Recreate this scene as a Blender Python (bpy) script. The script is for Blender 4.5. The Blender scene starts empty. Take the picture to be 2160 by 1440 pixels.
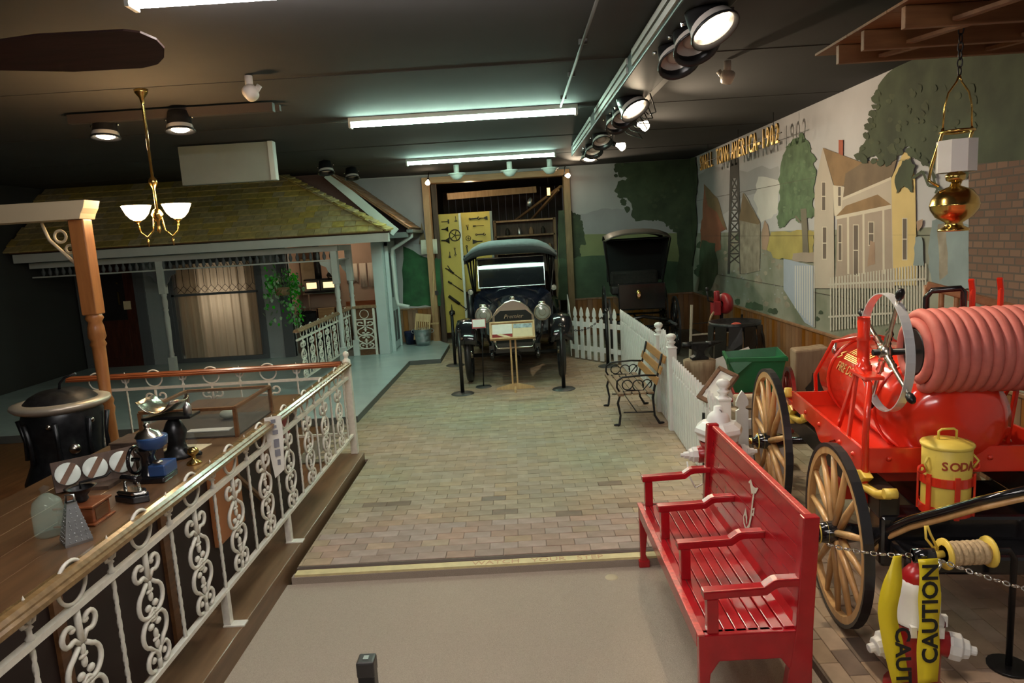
import bpy, math, random
from mathutils import Matrix, Vector
random.seed(7)
R = math.radians
PI = math.pi
scene = bpy.context.scene
col = scene.collection
# ------------------------------------------------------------------ camera
PITCH, ROLL, YAW, FPX, CAMZ = R(8.62), R(3.4), R(0.72), 1450.0, 2.15
fw = Vector((-math.sin(YAW)*math.cos(PITCH), math.cos(YAW)*math.cos(PITCH), -math.sin(PITCH)))
rt0 = Vector((math.cos(YAW), math.sin(YAW), 0)); up0 = rt0.cross(fw)
rt = rt0*math.cos(ROLL) - up0*math.sin(ROLL)
up = up0*math.cos(ROLL) + rt0*math.sin(ROLL)
cd = bpy.data.cameras.new('camera'); cam = bpy.data.objects.new('camera', cd); col.objects.link(cam)
cd.sensor_width = 36; cd.lens = 36*FPX/2160; cd.clip_start = .05; cd.clip_end = 100
m = Matrix((rt, up, -fw)).transposed().to_4x4(); m.translation = (0, 0, CAMZ)
cam.matrix_world = m
scene.camera = cam
def at(x, y, X=None, Y=None, Z=None):
    d = fw + rt*((x-1080)/FPX) - up*((y-720)/FPX)
    t = X/d.x if X is not None else Y/d.y if Y is not None else (Z-CAMZ)/d.z
    return Vector((0, 0, CAMZ)) + d*t
# ------------------------------------------------------------------ world, exposure
w = bpy.data.worlds.new('world'); scene.world = w; w.use_nodes = True
w.node_tree.nodes['Background'].inputs[0].default_value = (.9, .85, .8, 1)
w.node_tree.nodes['Background'].inputs[1].default_value = .02
vs = scene.view_settings
vs.view_transform = 'Standard'; vs.look = 'None'; vs.gamma = 1; vs.use_curve_mapping = False
vs.exposure = 0.55
TUBE, CAN, FLOOD, BULB = 52.0, 60.0, 60.0, 26.0
# ------------------------------------------------------------------ materials
MATS = {}
def mat(name, c, rough=.55, metal=0, var=0, scale=12, c2=None, bump=0, stretch=None, rnd=0, island=0, coat=0,
        emit=0, ecol=None, alpha=1, trans=0, ior=1.45, detail=4, pos=None):
    if name in MATS: return MATS[name]
    mt = bpy.data.materials.new(name); MATS[name] = mt; mt.use_nodes = True
    nt = mt.node_tree; N = nt.nodes; L = nt.links; b = N['Principled BSDF']
    I = b.inputs
    I['Base Color'].default_value = (*c, 1); I['Roughness'].default_value = rough; I['Metallic'].default_value = metal
    if coat: I['Coat Weight'].default_value = coat; I['Coat Roughness'].default_value = .12
    if emit:
        I['Emission Color'].default_value = (*(ecol or c), 1); I['Emission Strength'].default_value = emit
    if alpha < 1: I['Alpha'].default_value = alpha
    if trans: I['Transmission Weight'].default_value = trans; I['IOR'].default_value = ior
    src = None
    if var or bump or c2:
        tc = N.new('ShaderNodeTexCoord'); mp = N.new('ShaderNodeMapping'); nz = N.new('ShaderNodeTexNoise')
        L.new(tc.outputs['Object'], mp.inputs[0]); L.new(mp.outputs[0], nz.inputs[0])
        if stretch: mp.inputs['Scale'].default_value = stretch
        nz.inputs['Scale'].default_value = scale; nz.inputs['Detail'].default_value = detail
        if var or c2:
            rp = N.new('ShaderNodeValToRGB'); L.new(nz.outputs[0], rp.inputs[0])
            a = c if c2 else tuple(x*(1-var) for x in c); d = c2 if c2 else tuple(min(1, x*(1+var)) for x in c)
            rp.color_ramp.elements[0].position = .32; rp.color_ramp.elements[1].position = .68
            rp.color_ramp.elements[0].color = (*a, 1); rp.color_ramp.elements[1].color = (*d, 1)
            src = rp.outputs[0]
        if bump:
            bp = N.new('ShaderNodeBump'); bp.inputs['Strength'].default_value = bump; bp.inputs['Distance'].default_value = .01
            L.new(nz.outputs[0], bp.inputs['Height']); L.new(bp.outputs[0], I['Normal'])
    if rnd or island:
        if rnd: oi = N.new('ShaderNodeObjectInfo'); ro = oi.outputs['Random']
        else: oi = N.new('ShaderNodeNewGeometry'); ro = oi.outputs['Random Per Island']
        k = rnd or island
        hs = N.new('ShaderNodeHueSaturation')
        mr = N.new('ShaderNodeMapRange'); L.new(ro, mr.inputs[0]); mr.inputs[3].default_value = 1-k; mr.inputs[4].default_value = 1+k
        L.new(mr.outputs[0], hs.inputs['Value'])
        ml = N.new('ShaderNodeMath'); ml.operation = 'MULTIPLY'; L.new(ro, ml.inputs[0]); ml.inputs[1].default_value = 7.31
        fr = N.new('ShaderNodeMath'); fr.operation = 'FRACT'; L.new(ml.outputs[0], fr.inputs[0])
        m2 = N.new('ShaderNodeMapRange'); L.new(fr.outputs[0], m2.inputs[0]); m2.inputs[3].default_value = 1-k*1.4; m2.inputs[4].default_value = 1+k*1.4
        L.new(m2.outputs[0], hs.inputs['Saturation'])
        if src: L.new(src, hs.inputs['Color'])
        else: hs.inputs['Color'].default_value = (*c, 1)
        src = hs.outputs[0]
    if pos:   # broad colour drift across the place, seen on many separate pieces
        ge = N.new('ShaderNodeNewGeometry'); n2 = N.new('ShaderNodeTexNoise'); L.new(ge.outputs['Position'], n2.inputs[0])
        n2.inputs['Scale'].default_value = pos[0]; n2.inputs['Detail'].default_value = 2
        r2 = N.new('ShaderNodeValToRGB'); L.new(n2.outputs[0], r2.inputs[0])
        r2.color_ramp.elements[0].position = .38; r2.color_ramp.elements[1].position = .62
        r2.color_ramp.elements[0].color = (*pos[1], 1); r2.color_ramp.elements[1].color = (*pos[2], 1)
        mx = N.new('ShaderNodeMix'); mx.data_type = 'RGBA'; mx.blend_type = 'MULTIPLY'; mx.inputs[0].default_value = 1
        if src: L.new(src, mx.inputs[6])
        else: mx.inputs[6].default_value = (*c, 1)
        L.new(r2.outputs[0], mx.inputs[7]); src = mx.outputs[2]
    if src: L.new(src, I['Base Color'])
    return mt
def wood(name, c, c2, rough=.45, axis='x', sc=6, bump=.15, coat=0, rnd=0):
    st = {'x': (.12, 1, 1), 'y': (1, .12, 1), 'z': (1, 1, .12)}[axis]
    return mat(name, c, rough, c2=c2, scale=sc*5, stretch=st, bump=bump, coat=coat, rnd=rnd)
white_iron = mat('white_iron', (.72, .70, .62), .4, var=.08, scale=30)
white_paint = mat('white_paint', (.72, .72, .68), .45, var=.06, scale=6)
picket_white = mat('picket_white', (.78, .78, .76), .5, var=.05, scale=5)
black_metal = mat('black_metal', (.012, .012, .013), .35, .3)
black_gloss = mat('black_gloss', (.01, .01, .012), .15, coat=.6)
iron = mat('cast_iron', (.028, .028, .03), .45, .6, var=.4, scale=25, bump=.2)
stove_iron = mat('stove_iron', (.035, .037, .04), .32, .7, var=.3, scale=18, bump=.1)
chrome = mat('chrome', (.75, .75, .73), .18, 1)
nickel = mat('nickel', (.62, .58, .5), .25, 1)
polished = mat('polished_steel', (.80, .81, .84), .38, .55)
rim_nickel = mat('stove_rim_nickel', (.62, .55, .44), .38, .5)
steel = mat('steel', (.5, .5, .5), .35, 1)
brass = mat('brass', (.62, .42, .13), .2, 1, var=.1, scale=8)
gold = mat('gold_letter', (.75, .5, .18), .3, .9)
fire_red = mat('fire_red', (.72, .035, .014), .16, coat=.5, var=.06, scale=3)
bench_red = mat('bench_red', (.36, .007, .012), .22, coat=.3, var=.12, scale=9)
bench_edge = mat('bench_red_worn', (.55, .07, .06), .35, var=.3, scale=40)
hyd_red = mat('hydrant_red', (.36, .012, .014), .3, var=.12, scale=10, bump=.1, coat=.3)
hyd_white = mat('hydrant_white', (.8, .8, .78), .35, var=.04, scale=10, bump=.08)
yellow = mat('wagon_yellow', (.82, .60, .10), .35, var=.06, scale=8)
soda_yellow = mat('soda_yellow', (.80, .62, .11), .4, var=.05, scale=6)
tape_yellow = mat('tape_yellow', (.85, .66, .02), .35)
ink = mat('black_print', (.01, .01, .01), .5)
rubber = mat('black_rubber', (.016, .016, .018), .38)
spoke_wood = wood('spoke_wood', (.50, .27, .10), (.62, .37, .15), .4, 'z', 5, .05, coat=.3)
hose_pink = mat('hose_rubber', (.56, .15, .12), .6, var=.08, scale=20)
brown_wood = wood('brown_wood', (.10, .042, .016), (.17, .075, .028), .4, 'y', 6)
red_wood = wood('red_brown_wood', (.17, .045, .016), (.28, .085, .03), .28, 'x', 6, coat=.4)
gold_wood = wood('golden_rail_wood', (.15, .085, .03), (.25, .15, .06), .25, 'y', 6, coat=.5)
post_wood = wood('turned_post_wood', (.30, .11, .03), (.42, .17, .05), .35, 'z', 5, coat=.3)
counter_wood = wood('counter_wood', (.10, .05, .022), (.16, .082, .036), .35, 'y', 4, coat=.25)
pine = wood('pine', (.46, .29, .13), (.58, .39, .19), .5, 'z', 5)
old_wood = wood('old_wood', (.20, .12, .065), (.30, .19, .10), .7, 'z', 5, .3)
truss_wood = wood('truss_wood', (.15, .06, .02), (.22, .10, .036), .55, 'x', 5)
stump_wood = wood('stump_wood', (.24, .15, .09), (.36, .25, .16), .8, 'z', 5, .4)
house_grey = mat('house_grey', (.33, .37, .38), .55, var=.06, scale=4)
house_trim = mat('house_trim_grey', (.105, .115, .125), .5)
house_blue = mat('house_pale_blue', (.50, .58, .58), .5, var=.05, scale=3)
porch_white = mat('porch_white', (.56, .60, .57), .5, var=.05, scale=4)
deck_grey = mat('deck_grey_paint', (.40, .49, .49), .22, var=.06, scale=3)
deck_edge = mat('deck_edge_dark', (.09, .10, .095), .5)
concrete = mat('pale_board', (.27, .30, .27), .7, var=.06, scale=3)
carpet = mat('carpet_taupe', (.38, .315, .25), .95, var=.14, scale=260, bump=.5, detail=2)
riser_c = mat('riser_carpet', (.31, .255, .205), .95, var=.14, scale=200, bump=.4)
step_yellow = mat('step_yellow', (.62, .52, .27), .6, var=.1, scale=14)
ceil_m = mat('ceiling_dark', (.030, .029, .030), .85, var=.12, scale=1.5)
cable_grey = mat('cable_grey', (.06, .06, .055), .6)
wall_dark = mat('wall_dark', (.03, .032, .03), .9)
wains = wood('wainscot_wood', (.20, .085, .032), (.32, .15, .062), .38, 'z', 3, .1, rnd=.16)
barn_wood = wood('barn_jamb_wood', (.36, .19, .085), (.48, .28, .14), .6, 'z', 5)
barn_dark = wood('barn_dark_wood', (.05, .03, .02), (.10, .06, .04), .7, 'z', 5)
glass = mat('clear_glass', (.25, .28, .27), .03, alpha=.10)
paper = mat('paper_white', (.78, .78, .72), .7, var=.04, scale=20)
paper_cream = mat('paper_cream', (.72, .62, .40), .7, var=.05, scale=20)
leaf_m = mat('leaf_green', (.09, .38, .08), .45, rnd=0, island=.5)
tool_yellow = mat('tool_board_yellow', (.60, .44, .09), .6, var=.06, scale=4)
tin = mat('galvanised_tin', (.42, .45, .46), .35, .9, var=.12, scale=15)
car_blue = mat('car_blue_black', (.012, .016, .03), .12, coat=.8)
car_top = mat('car_canvas_top', (.10, .125, .13), .75, var=.1, scale=20)
leather = mat('black_leather', (.010, .009, .008), .4, var=.2, scale=20, bump=.2)
green_paint = mat('green_paint', (.012, .13, .045), .35, var=.15, scale=6)
cart_red = mat('cart_red', (.33, .02, .018), .4, var=.15, scale=8)
rope_m = mat('rope_fibre', (.52, .38, .22), .9, var=.2, scale=60, bump=.5)
# ------------------------------------------------------------------ mesh builder
class MB:
    def __init__(s, T=None): s.v = []; s.f = []; s.mi = []; s.sm = []; s.T = T
    def add(s, vs, fs, m=0, sm=False):
        o = len(s.v)
        s.v += [tuple(s.T @ Vector(p)) for p in vs] if s.T else [tuple(p) for p in vs]
        for k, f in enumerate(fs):
            s.f.append(tuple(i+o for i in f)); s.mi.append(m); s.sm.append(sm[k] if isinstance(sm, list) else sm)
        return s
    def box(s, x0, x1, y0, y1, z0, z1, m=0):
        return s.add([(x, y, z) for z in (z0, z1) for y in (y0, y1) for x in (x0, x1)],
                     [(0, 2, 3, 1), (4, 5, 7, 6), (0, 1, 5, 4), (2, 6, 7, 3), (0, 4, 6, 2), (1, 3, 7, 5)], m)
    def bc(s, c, d, M=None, m=0):   # box by centre and size, optional rotation matrix
        vs = [Vector((x*d[0]/2, y*d[1]/2, z*d[2]/2)) for z in (-1, 1) for y in (-1, 1) for x in (-1, 1)]
        if M: vs = [M @ p for p in vs]
        c = Vector(c)
        return s.add([p+c for p in vs], [(0, 2, 3, 1), (4, 5, 7, 6), (0, 1, 5, 4), (2, 6, 7, 3), (0, 4, 6, 2), (1, 3, 7, 5)], m)
    def bar(s, a, b, w, h, upv=(0, 0, 1), m=0):   # square bar between two points
        a, b = Vector(a), Vector(b); d = b-a; L = d.length; d.normalize(); u = Vector(upv)
        if abs(d.dot(u)) > .98: u = Vector((1, 0, 0)) if abs(d.x) < .9 else Vector((0, 1, 0))
        x = d.cross(u).normalized(); z = x.cross(d)
        M = Matrix((x, d, z)).transposed()
        return s.bc((a+b)/2, (w, L, h), M, m)
    def tube(s, pts, r, n=8, closed=False, caps=True, m=0, sm=True, flat=1, rot=0):
        P = [Vector(p) for p in pts]; k = len(P); rs = r if isinstance(r, (list, tuple)) else [r]*k
        tg = []
        for i in range(k):
            a = P[i-1] if (i or closed) else P[i]; b = P[(i+1) % k] if (i < k-1 or closed) else P[i]
            t = b-a; tg.append(t.normalized() if t.length > 1e-9 else Vector((0, 0, 1)))
        u = Vector((0, 0, 1))
        if abs(tg[0].dot(u)) > .9: u = Vector((1, 0, 0))
        u = (u-tg[0]*u.dot(tg[0])).normalized(); vs = []
        for i in range(k):
            u = (u-tg[i]*u.dot(tg[i]))
            u = u.normalized() if u.length > 1e-6 else tg[i].orthogonal().normalized()
            q = tg[i].cross(u)
            for j in range(n):
                a = 2*PI*j/n+rot
                vs.append(P[i]+(u*math.cos(a)*flat+q*math.sin(a))*rs[i])
        fs = []; sml = []
        for i in range(k if closed else k-1):
            for j in range(n):
                i2 = (i+1) % k
                fs.append((i*n+j, i*n+(j+1) % n, i2*n+(j+1) % n, i2*n+j)); sml.append(sm)
        if caps and not closed:
            fs.append(tuple(range(n-1, -1, -1))); fs.append(tuple((k-1)*n+j for j in range(n))); sml += [False, False]
        return s.add(vs, fs, m, sml)
    def cyl(s, a, b, r0, r1=None, n=16, caps=True, m=0, sm=True): return s.tube([a, b], [r0, r0 if r1 is None else r1], n, caps=caps, m=m, sm=sm)
    def lathe(s, prof, o=(0, 0, 0), ax=(0, 0, 1), n=20, m=0, sm=True, a0=0, a1=2*PI):
        d = Vector(ax).normalized(); u = d.orthogonal().normalized() if abs(d.z) < .999 else Vector((1, 0, 0)); q = d.cross(u); o = Vector(o)
        full = abs(a1-a0-2*PI) < 1e-6; c = n if full else n+1; vs = []
        for r, h in prof:
            for j in range(c):
                a = a0+(a1-a0)*j/n
                vs.append(o+d*h+(u*math.cos(a)+q*math.sin(a))*max(r, 1e-4))
        fs = []
        for i in range(len(prof)-1):
            for j in range(n):
                j2 = (j+1) % c
                fs.append((i*c+j, i*c+j2, (i+1)*c+j2, (i+1)*c+j))
        return s.add(vs, fs, m, sm)
    def torus(s, c, Rr, r, ax=(0, 0, 1), n=24, k=8, m=0, a0=0, a1=2*PI, sx=1, sy=1, u=None):
        d = Vector(ax).normalized(); u = Vector(u) if u else d.orthogonal().normalized(); q = d.cross(u); c = Vector(c)
        full = abs(a1-a0-2*PI) < 1e-6
        pts = [c+(u*math.cos(a0+(a1-a0)*i/n)*sx+q*math.sin(a0+(a1-a0)*i/n)*sy)*Rr for i in range(n if full else n+1)]
        return s.tube(pts, r, k, closed=full, m=m)
    def ell(s, c, rx, ry=None, rz=None, n=14, k=8, m=0):
        ry = rx if ry is None else ry; rz = rx if rz is None else rz; c = Vector(c)
        vs = []; fs = []
        for i in range(k+1):
            t = PI*i/k
            for j in range(n):
                a = 2*PI*j/n
                vs.append((c.x+rx*math.sin(t)*math.cos(a), c.y+ry*math.sin(t)*math.sin(a), c.z+rz*math.cos(t)))
        for i in range(k):
            for j in range(n): fs.append((i*n+j, (i+1)*n+j, (i+1)*n+(j+1) % n, i*n+(j+1) % n))
        return s.add(vs, fs, m, True)
    def prism(s, poly, h0, h1, pl='xz', m=0, sm=False):   # polygon in a plane, extruded along the remaining axis
        n = len(poly)
        def V(p, h): return (p[0], h, p[1]) if pl == 'xz' else (p[0], p[1], h) if pl == 'xy' else (h, p[0], p[1])
        vs = [V(p, h0) for p in poly]+[V(p, h1) for p in poly]
        fs = [tuple(range(n)), tuple(range(2*n-1, n-1, -1))]+[(i, n+i, n+(i+1) % n, (i+1) % n) for i in range(n)]
        return s.add(vs, fs, m, [False, False]+[sm]*n)
    def b(s, name, mats, parent=None, bev=0, label=None, world=False, seg=2, kind=None, sub=0, solid=0):
        me = bpy.data.meshes.new(name)
        vs = s.v
        if world and parent is not None:
            q = Vector((0, 0, 0)); pr = parent
            while pr: q += Vector(pr.location); pr = pr.parent
            vs = [(x-q.x, y-q.y, z-q.z) for x, y, z in vs]
        me.from_pydata(vs, [], s.f)
        for k in (mats if isinstance(mats, (list, tuple)) else [mats]): me.materials.append(k)
        me.polygons.foreach_set('material_index', s.mi); me.polygons.foreach_set('use_smooth', s.sm); me.update()
        o = bpy.data.objects.new(name, me); col.objects.link(o)
        if parent is not None: o.parent = parent
        if bev:
            md = o.modifiers.new('bevel', 'BEVEL'); md.width = bev; md.segments = seg; md.limit_method = 'ANGLE'; md.angle_limit = R(40)
        if solid:
            md = o.modifiers.new('solid', 'SOLIDIFY'); md.thickness = solid; md.offset = 0
        if sub:
            md = o.modifiers.new('sub', 'SUBSURF'); md.levels = sub; md.render_levels = sub
        if label: o['label'] = label
        if kind: o['kind'] = kind
        return o
def tag(o, label=None, cat=None, group=None, kind=None):
    if label: o['label'] = label
    if cat: o['category'] = cat
    if group: o['group'] = group
    if kind: o['kind'] = kind
    return o
def thing(name, label, cat, loc=(0, 0, 0), rz=0, group=None):
    o = bpy.data.objects.new(name, None); col.objects.link(o); o.empty_display_size = .1
    o.location = loc; o.rotation_euler = (0, 0, rz)
    return tag(o, label, cat, group)
def struct(name, mb, m, parent=None, **k):
    o = mb.b(name, m, parent, **k)
    if parent is None: o['kind'] = 'structure'
    return o
def cp(o, parent=None):
    c = o.copy(); col.objects.link(c)
    if parent is not None: c.parent = parent
    for ch in list(o.children): cp(ch, c)
    return c
def dup(o, loc, rz=0, label=None, group=None):
    kids = list(o.children)
    c = o.copy(); col.objects.link(c); c.location = loc; c.rotation_euler = (0, 0, rz)
    for ch in kids: cp(ch, c)
    return tag(c, label, None, group)
def inst(o, loc, rot=None, parent=None):   # one more alike piece, sharing its mesh
    c = o.copy(); col.objects.link(c); c.location = loc
    if rot: c.rotation_euler = rot
    if parent is not None: c.parent = parent
    return c
def text(name, body, size, m, parent, M, ext=.004, bold=False, shear=0, sx=1):   # lettering as mesh; M places it
    cu = bpy.data.curves.new(name, 'FONT'); cu.body = body; cu.size = size; cu.extrude = ext
    cu.align_x = 'CENTER'; cu.align_y = 'CENTER'; cu.shear = shear; cu.resolution_u = 3
    if bold: cu.offset = size*.025
    t = bpy.data.objects.new(name, cu); col.objects.link(t)
    dg = bpy.context.evaluated_depsgraph_get(); me = bpy.data.meshes.new_from_object(t.evaluated_get(dg))
    bpy.data.objects.remove(t); me.transform(Matrix.Diagonal((sx, 1, 1, 1))); me.transform(M)
    me.materials.clear(); me.materials.append(m)
    o = bpy.data.objects.new(name, me); col.objects.link(o); o.parent = parent
    return o
def frame3(o, x, y):   # matrix with given x and y directions at o
    x = Vector(x).normalized(); z = x.cross(Vector(y)).normalized(); y = z.cross(x)
    M = Matrix((x, y, z)).transposed().to_4x4(); M.translation = o
    return M
def lamp(name, kind, loc, energy, c, parent=None, aim=None, size=.05, ang=80, blend=.5, wl=None):
    d = bpy.data.lights.new(name, kind); d.energy = energy; d.color = c
    if kind in ('SPOT', 'POINT'): d.shadow_soft_size = size
    if kind == 'SPOT': d.spot_size = R(ang); d.spot_blend = blend
    o = bpy.data.objects.new(name, d); col.objects.link(o); o.location = loc
    if aim is not None: o.rotation_euler = (Vector(aim)-Vector(loc)).to_track_quat('-Z', 'Y').to_euler()
    if parent is not None: o.parent = parent; o.location = Vector(loc)-Vector(parent.location)
    return o
# ------------------------------------------------------------------ room shell
XR, YB, ZC, XL, YN = 3.70, 14.5, 3.52, -8.6, -4.5
DX0, DX1, DZ = -1.70, 1.06, 3.33          # barn doorway in the back wall
brick_pos = (.45, (1.10, .90, .84), (.93, 1.0, .89))
brick_c = mat('brick_paver', (.31, .26, .195), .7, var=.14, scale=9, bump=.2, rnd=.16, pos=brick_pos)
brick_s = mat('brick_paver_far', (.31, .26, .195), .7, var=.14, scale=9, bump=.2, island=.14, pos=brick_pos)
mortar = mat('mortar', (.14, .11, .085), .95, var=.2, scale=30)
floor = struct('floor', MB().box(-1.62, XR, 4.42, 6.76, -.2, -.006).box(-2.4, XR, 6.76, 19.8, -.2, -.006).box(1.36, XR+1.5, -1.0, 4.42, -.2, -.010), mortar)
pb = MB().box(-.0988, .0988, -.0488, .0488, -.03, 0)
proto = pb.b('brick', brick_c, floor, bev=.003, seg=1)
near, far = [], []
for r in range(102):
    y = 4.50+.1*r
    for k in range(-4, 17):
        x = -1.6+.2*k+(.1 if r % 2 else 0)+.1
        if (-1.56 if y < 6.8 else -2.2) < x < 1.42+(.35 if r < 74 else 2.2) and y < 14.45: (near if y < 5.85 and x < 1.45 else far).append((x, y, 0))
for r in range(30):
    x = 1.42+.1*r
    for k in range(44):
        y = -.8+.2*k+(.1 if r % 2 else 0)
        if y < 4.4: (near if (y > 1.9 and x < 2.0 and y < 3.9) else far).append((x, y, 1))
        elif x > 1.85: far.append((x, y, 1))
brick_pink = mat('brick_paver_pink', (.32, .225, .18), .7, var=.14, scale=9, bump=.2, rnd=.15)
brick_dark = mat('brick_paver_dark', (.17, .12, .085), .7, var=.14, scale=9, bump=.2, rnd=.15)
me_pink = proto.data.copy(); me_pink.materials[0] = brick_pink; me_dark = proto.data.copy(); me_dark.materials[0] = brick_dark
for i, (x, y, a) in enumerate(near[:298]):
    o = proto if i == 0 else inst(proto, (0, 0, 0), None, floor)
    if i and not a and y < 5.02 and random.random() < .85: o.data = me_pink
    elif i and random.random() < .05: o.data = me_dark
    o.location = (x, y, random.uniform(-.002, .001)); o.rotation_euler = (random.gauss(0, .005), random.gauss(0, .004), (PI/2 if a else 0)+random.gauss(0, .004))
fm = MB()
for x, y, a in far+near[298:]:
    z = random.uniform(-.0025, .001); hx, hy = (.0489, .0989) if a else (.0989, .0489)
    fm.box(x-hx, x+hx, y-hy, y+hy, -.03, z)
for r in range(102):
    if r % 2 == 0: continue
    y = 4.50+.1*r
    if y < 6.75: fm.box(-1.618, -1.501, y-.0489, y+.0489, -.03, -.001)
for r in range(0, 24, 2): y = 4.50+.1*r; fm.box(-1.618, -1.601, y-.0489, y+.0489, -.03, -.001)
fm.b('brick_field', brick_s, floor, kind='stuff')
# carpeted lower landing, its step and the painted nosing
landing = struct('floor_landing', MB().box(-1.66, 1.36, YN, 4.30, -.2, -.06), carpet)
stp = struct('trim_step', MB().box(-1.62, 1.36, 4.30, 4.36, -.2, -.012), riser_c)
MB().box(-1.60, 1.34, 4.305, 4.375, -.014, .004).b('nosing', step_yellow, stp)
MB().box(-1.60, 1.34, 4.375, 4.41, -.02, .007).b('nosing_edge', mat('dark_rubber_strip', (.06, .025, .02), .7), stp)
text('step_lettering', 'WATCH   YOUR   STEP', .075, mat('red_paint_faded', (.50, .30, .17), .7), stp,
     frame3((.03, 4.338, .0045), (1, 0, 0), (0, 1, 0)), .0006, sx=1.15)
struct('floor_store', MB().box(XL, -1.9, YN, 9.2, -.2, -.02), brown_wood)
# walls and ceiling
ceiling = struct('ceiling', MB().box(XL, XR+.2, YN, YB+.2, ZC, ZC+.1), ceil_m)
for k, y in enumerate((-.5, 1.6, 3.7, 5.8, 7.9, 10.0, 12.1)):
    MB().box(XL, XR, y-.006, y+.006, ZC-.004, ZC+.001).b('joint_strip', mat('ceiling_joint', (.035, .032, .03), .9), ceiling)
mural_sky = mat('mural_sky', (.47, .465, .485), .75, var=.10, scale=1.1)
wall_r = struct('wall_right', MB().box(XR, XR+.12, YN, YB+.12, -.2, ZC), mural_sky)
wall_b = struct('wall_back', MB().box(DX1+.02, XR, YB, YB+.12, -.2, ZC).box(XL, DX0-.02, YB, YB+.12, -.2, ZC).box(DX0-.02, DX1+.02, YB, YB+.12, DZ+.06, ZC),
                mat('mural_sky_back', (.40, .37, .37), .8, var=.12, scale=.9))
struct('wall_left', MB().box(XL-.1, XL, YN, YB, -.2, ZC), wall_dark)
struct('wall_near', MB().box(XL, XR, YN-.1, YN, -.2, ZC), wall_dark)
# panel seams on the mural boards
# ------------------------------------------------------------------ murals: flat paint on the two walls
def ragged(poly, amp, n=5):
    out = []; k = len(poly)
    for i in range(k):
        a, b = poly[i], poly[(i+1) % k]
        d = math.hypot(b[0]-a[0], b[1]-a[1]); c = max(1, min(n, int(d/amp/1.2)))
        for j in range(c):
            t = j/c
            q = amp*random.uniform(-.7, .7) if j else amp*random.uniform(-.3, .3)
            out.append((a[0]+(b[0]-a[0])*t-(b[1]-a[1])/max(d, 1)*q, a[1]+(b[1]-a[1])*t+(b[0]-a[0])/max(d, 1)*q))
    return out
class Mural:
    def __init__(s, plane, val, z): s.mb = MB(); s.mats = []; s.lay = 0; s.pl = plane; s.val = val; s.z = z
    def p(s, poly, m, rag=0, raw=False):
        if m not in s.mats: s.mats.append(m)
        s.lay += 1; off = s.val-.0012-.00005*s.lay
        pts = [(x, y) if raw else s.z(x, y) for x, y in poly]
        if rag: pts = ragged(pts, rag)
        q = [at(x, y, **{s.pl: s.val}) for x, y in pts]
        for v in q: setattr(v, s.pl.lower(), off); v.z = min(max(v.z, .775), ZC-.002)
        s.mb.add(q, [tuple(range(len(q)))], s.mats.index(m))
    def line(s, pts, w, m):
        for (x0, y0), (x1, y1) in zip(pts, pts[1:]):
            d = math.hypot(x1-x0, y1-y0) or 1; nx, ny = -(y1-y0)/d*w/2, (x1-x0)/d*w/2
            s.p([(x0+nx, y0+ny), (x1+nx, y1+ny), (x1-nx, y1-ny), (x0-nx, y0-ny)], m)
    def b(s, parent): return s.mb.b('mural_painting', s.mats, parent, label='painted farm town scene')
def pm(n, c, v=.18, sc=2.5, c2=None): return mat('mural_'+n, c, .8, var=v, scale=sc, c2=c2, detail=6)
m_ground = pm('ground', (.15, .17, .115), c2=(.36, .35, .29), sc=1.6)
m_field = pm('field', (.40, .33, .10)); m_barn = pm('barn', (.28, .10, .055)); m_barnroof = pm('barn_roof', (.20, .135, .07))
m_dark = pm('dark', (.055, .05, .045)); m_stone = pm('stone', (.30, .26, .20), sc=6, v=.3); m_tree = pm('tree', (.105, .165, .085), sc=5, v=.3)
m_trunk = pm('trunk', (.17, .15, .11)); m_cream = pm('cream', (.47, .41, .34), .06); m_creaml = pm('cream_light', (.60, .54, .44), .05)
m_roof = pm('roof', (.25, .155, .075), .2, 4); m_roofd = pm('roof_dark', (.175, .125, .08), .15, 4); m_sun = pm('sunlit', (.62, .47, .20), .06)
m_shade = pm('shade', (.36, .29, .235), .08); m_win = pm('window', (.14, .11, .09)); m_chim = pm('chimney', (.35, .09, .05))
m_btree = pm('big_tree', (.045, .06, .03), sc=3, v=.35); m_blue = pm('blue', (.36, .41, .50), .08); m_fence = pm('fence', (.52, .49, .42), .06)
m_figb = pm('figure_blue', (.23, .29, .30)); m_skin = pm('figure_tan', (.36, .24, .17)); m_grey = pm('grey_cloud', (.36, .35, .36), .1, 1.5)
m_white = pm('cloud_white', (.62, .60, .57), .08, 2); m_olive = pm('olive', (.19, .20, .09), .15, 1.5); m_dgreen = pm('dark_green', (.055, .085, .045), .35, 2)
m_hill = pm('hill', (.30, .275, .285), .06); m_brickp = mat('mural_brick', (.13, .075, .05), .85)
nt = m_brickp.node_tree; bt = nt.nodes.new('ShaderNodeTexBrick'); tc = nt.nodes.new('ShaderNodeTexCoord'); sp_ = nt.nodes.new('ShaderNodeSeparateXYZ'); cm = nt.nodes.new('ShaderNodeCombineXYZ')
nt.links.new(tc.outputs['Object'], sp_.inputs[0]); nt.links.new(sp_.outputs[1], cm.inputs[0]); nt.links.new(sp_.outputs[2], cm.inputs[1]); nt.links.new(cm.outputs[0], bt.inputs[0]); nt.links.new(bt.outputs[0], nt.nodes['Principled BSDF'].inputs[0])
bt.inputs['Scale'].default_value = 4.2; bt.inputs['Color1'].default_value = (.14, .075, .05, 1); bt.inputs['Color2'].default_value = (.20, .115, .075, 1); bt.inputs['Mortar'].default_value = (.09, .07, .055, 1); bt.inputs['Mortar Size'].default_value = .03
m_btree2 = pm('big_tree_light', (.056, .070, .034), .3, 6); m_tree2 = pm('tree_light', (.125, .185, .10), .25, 6)
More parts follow.
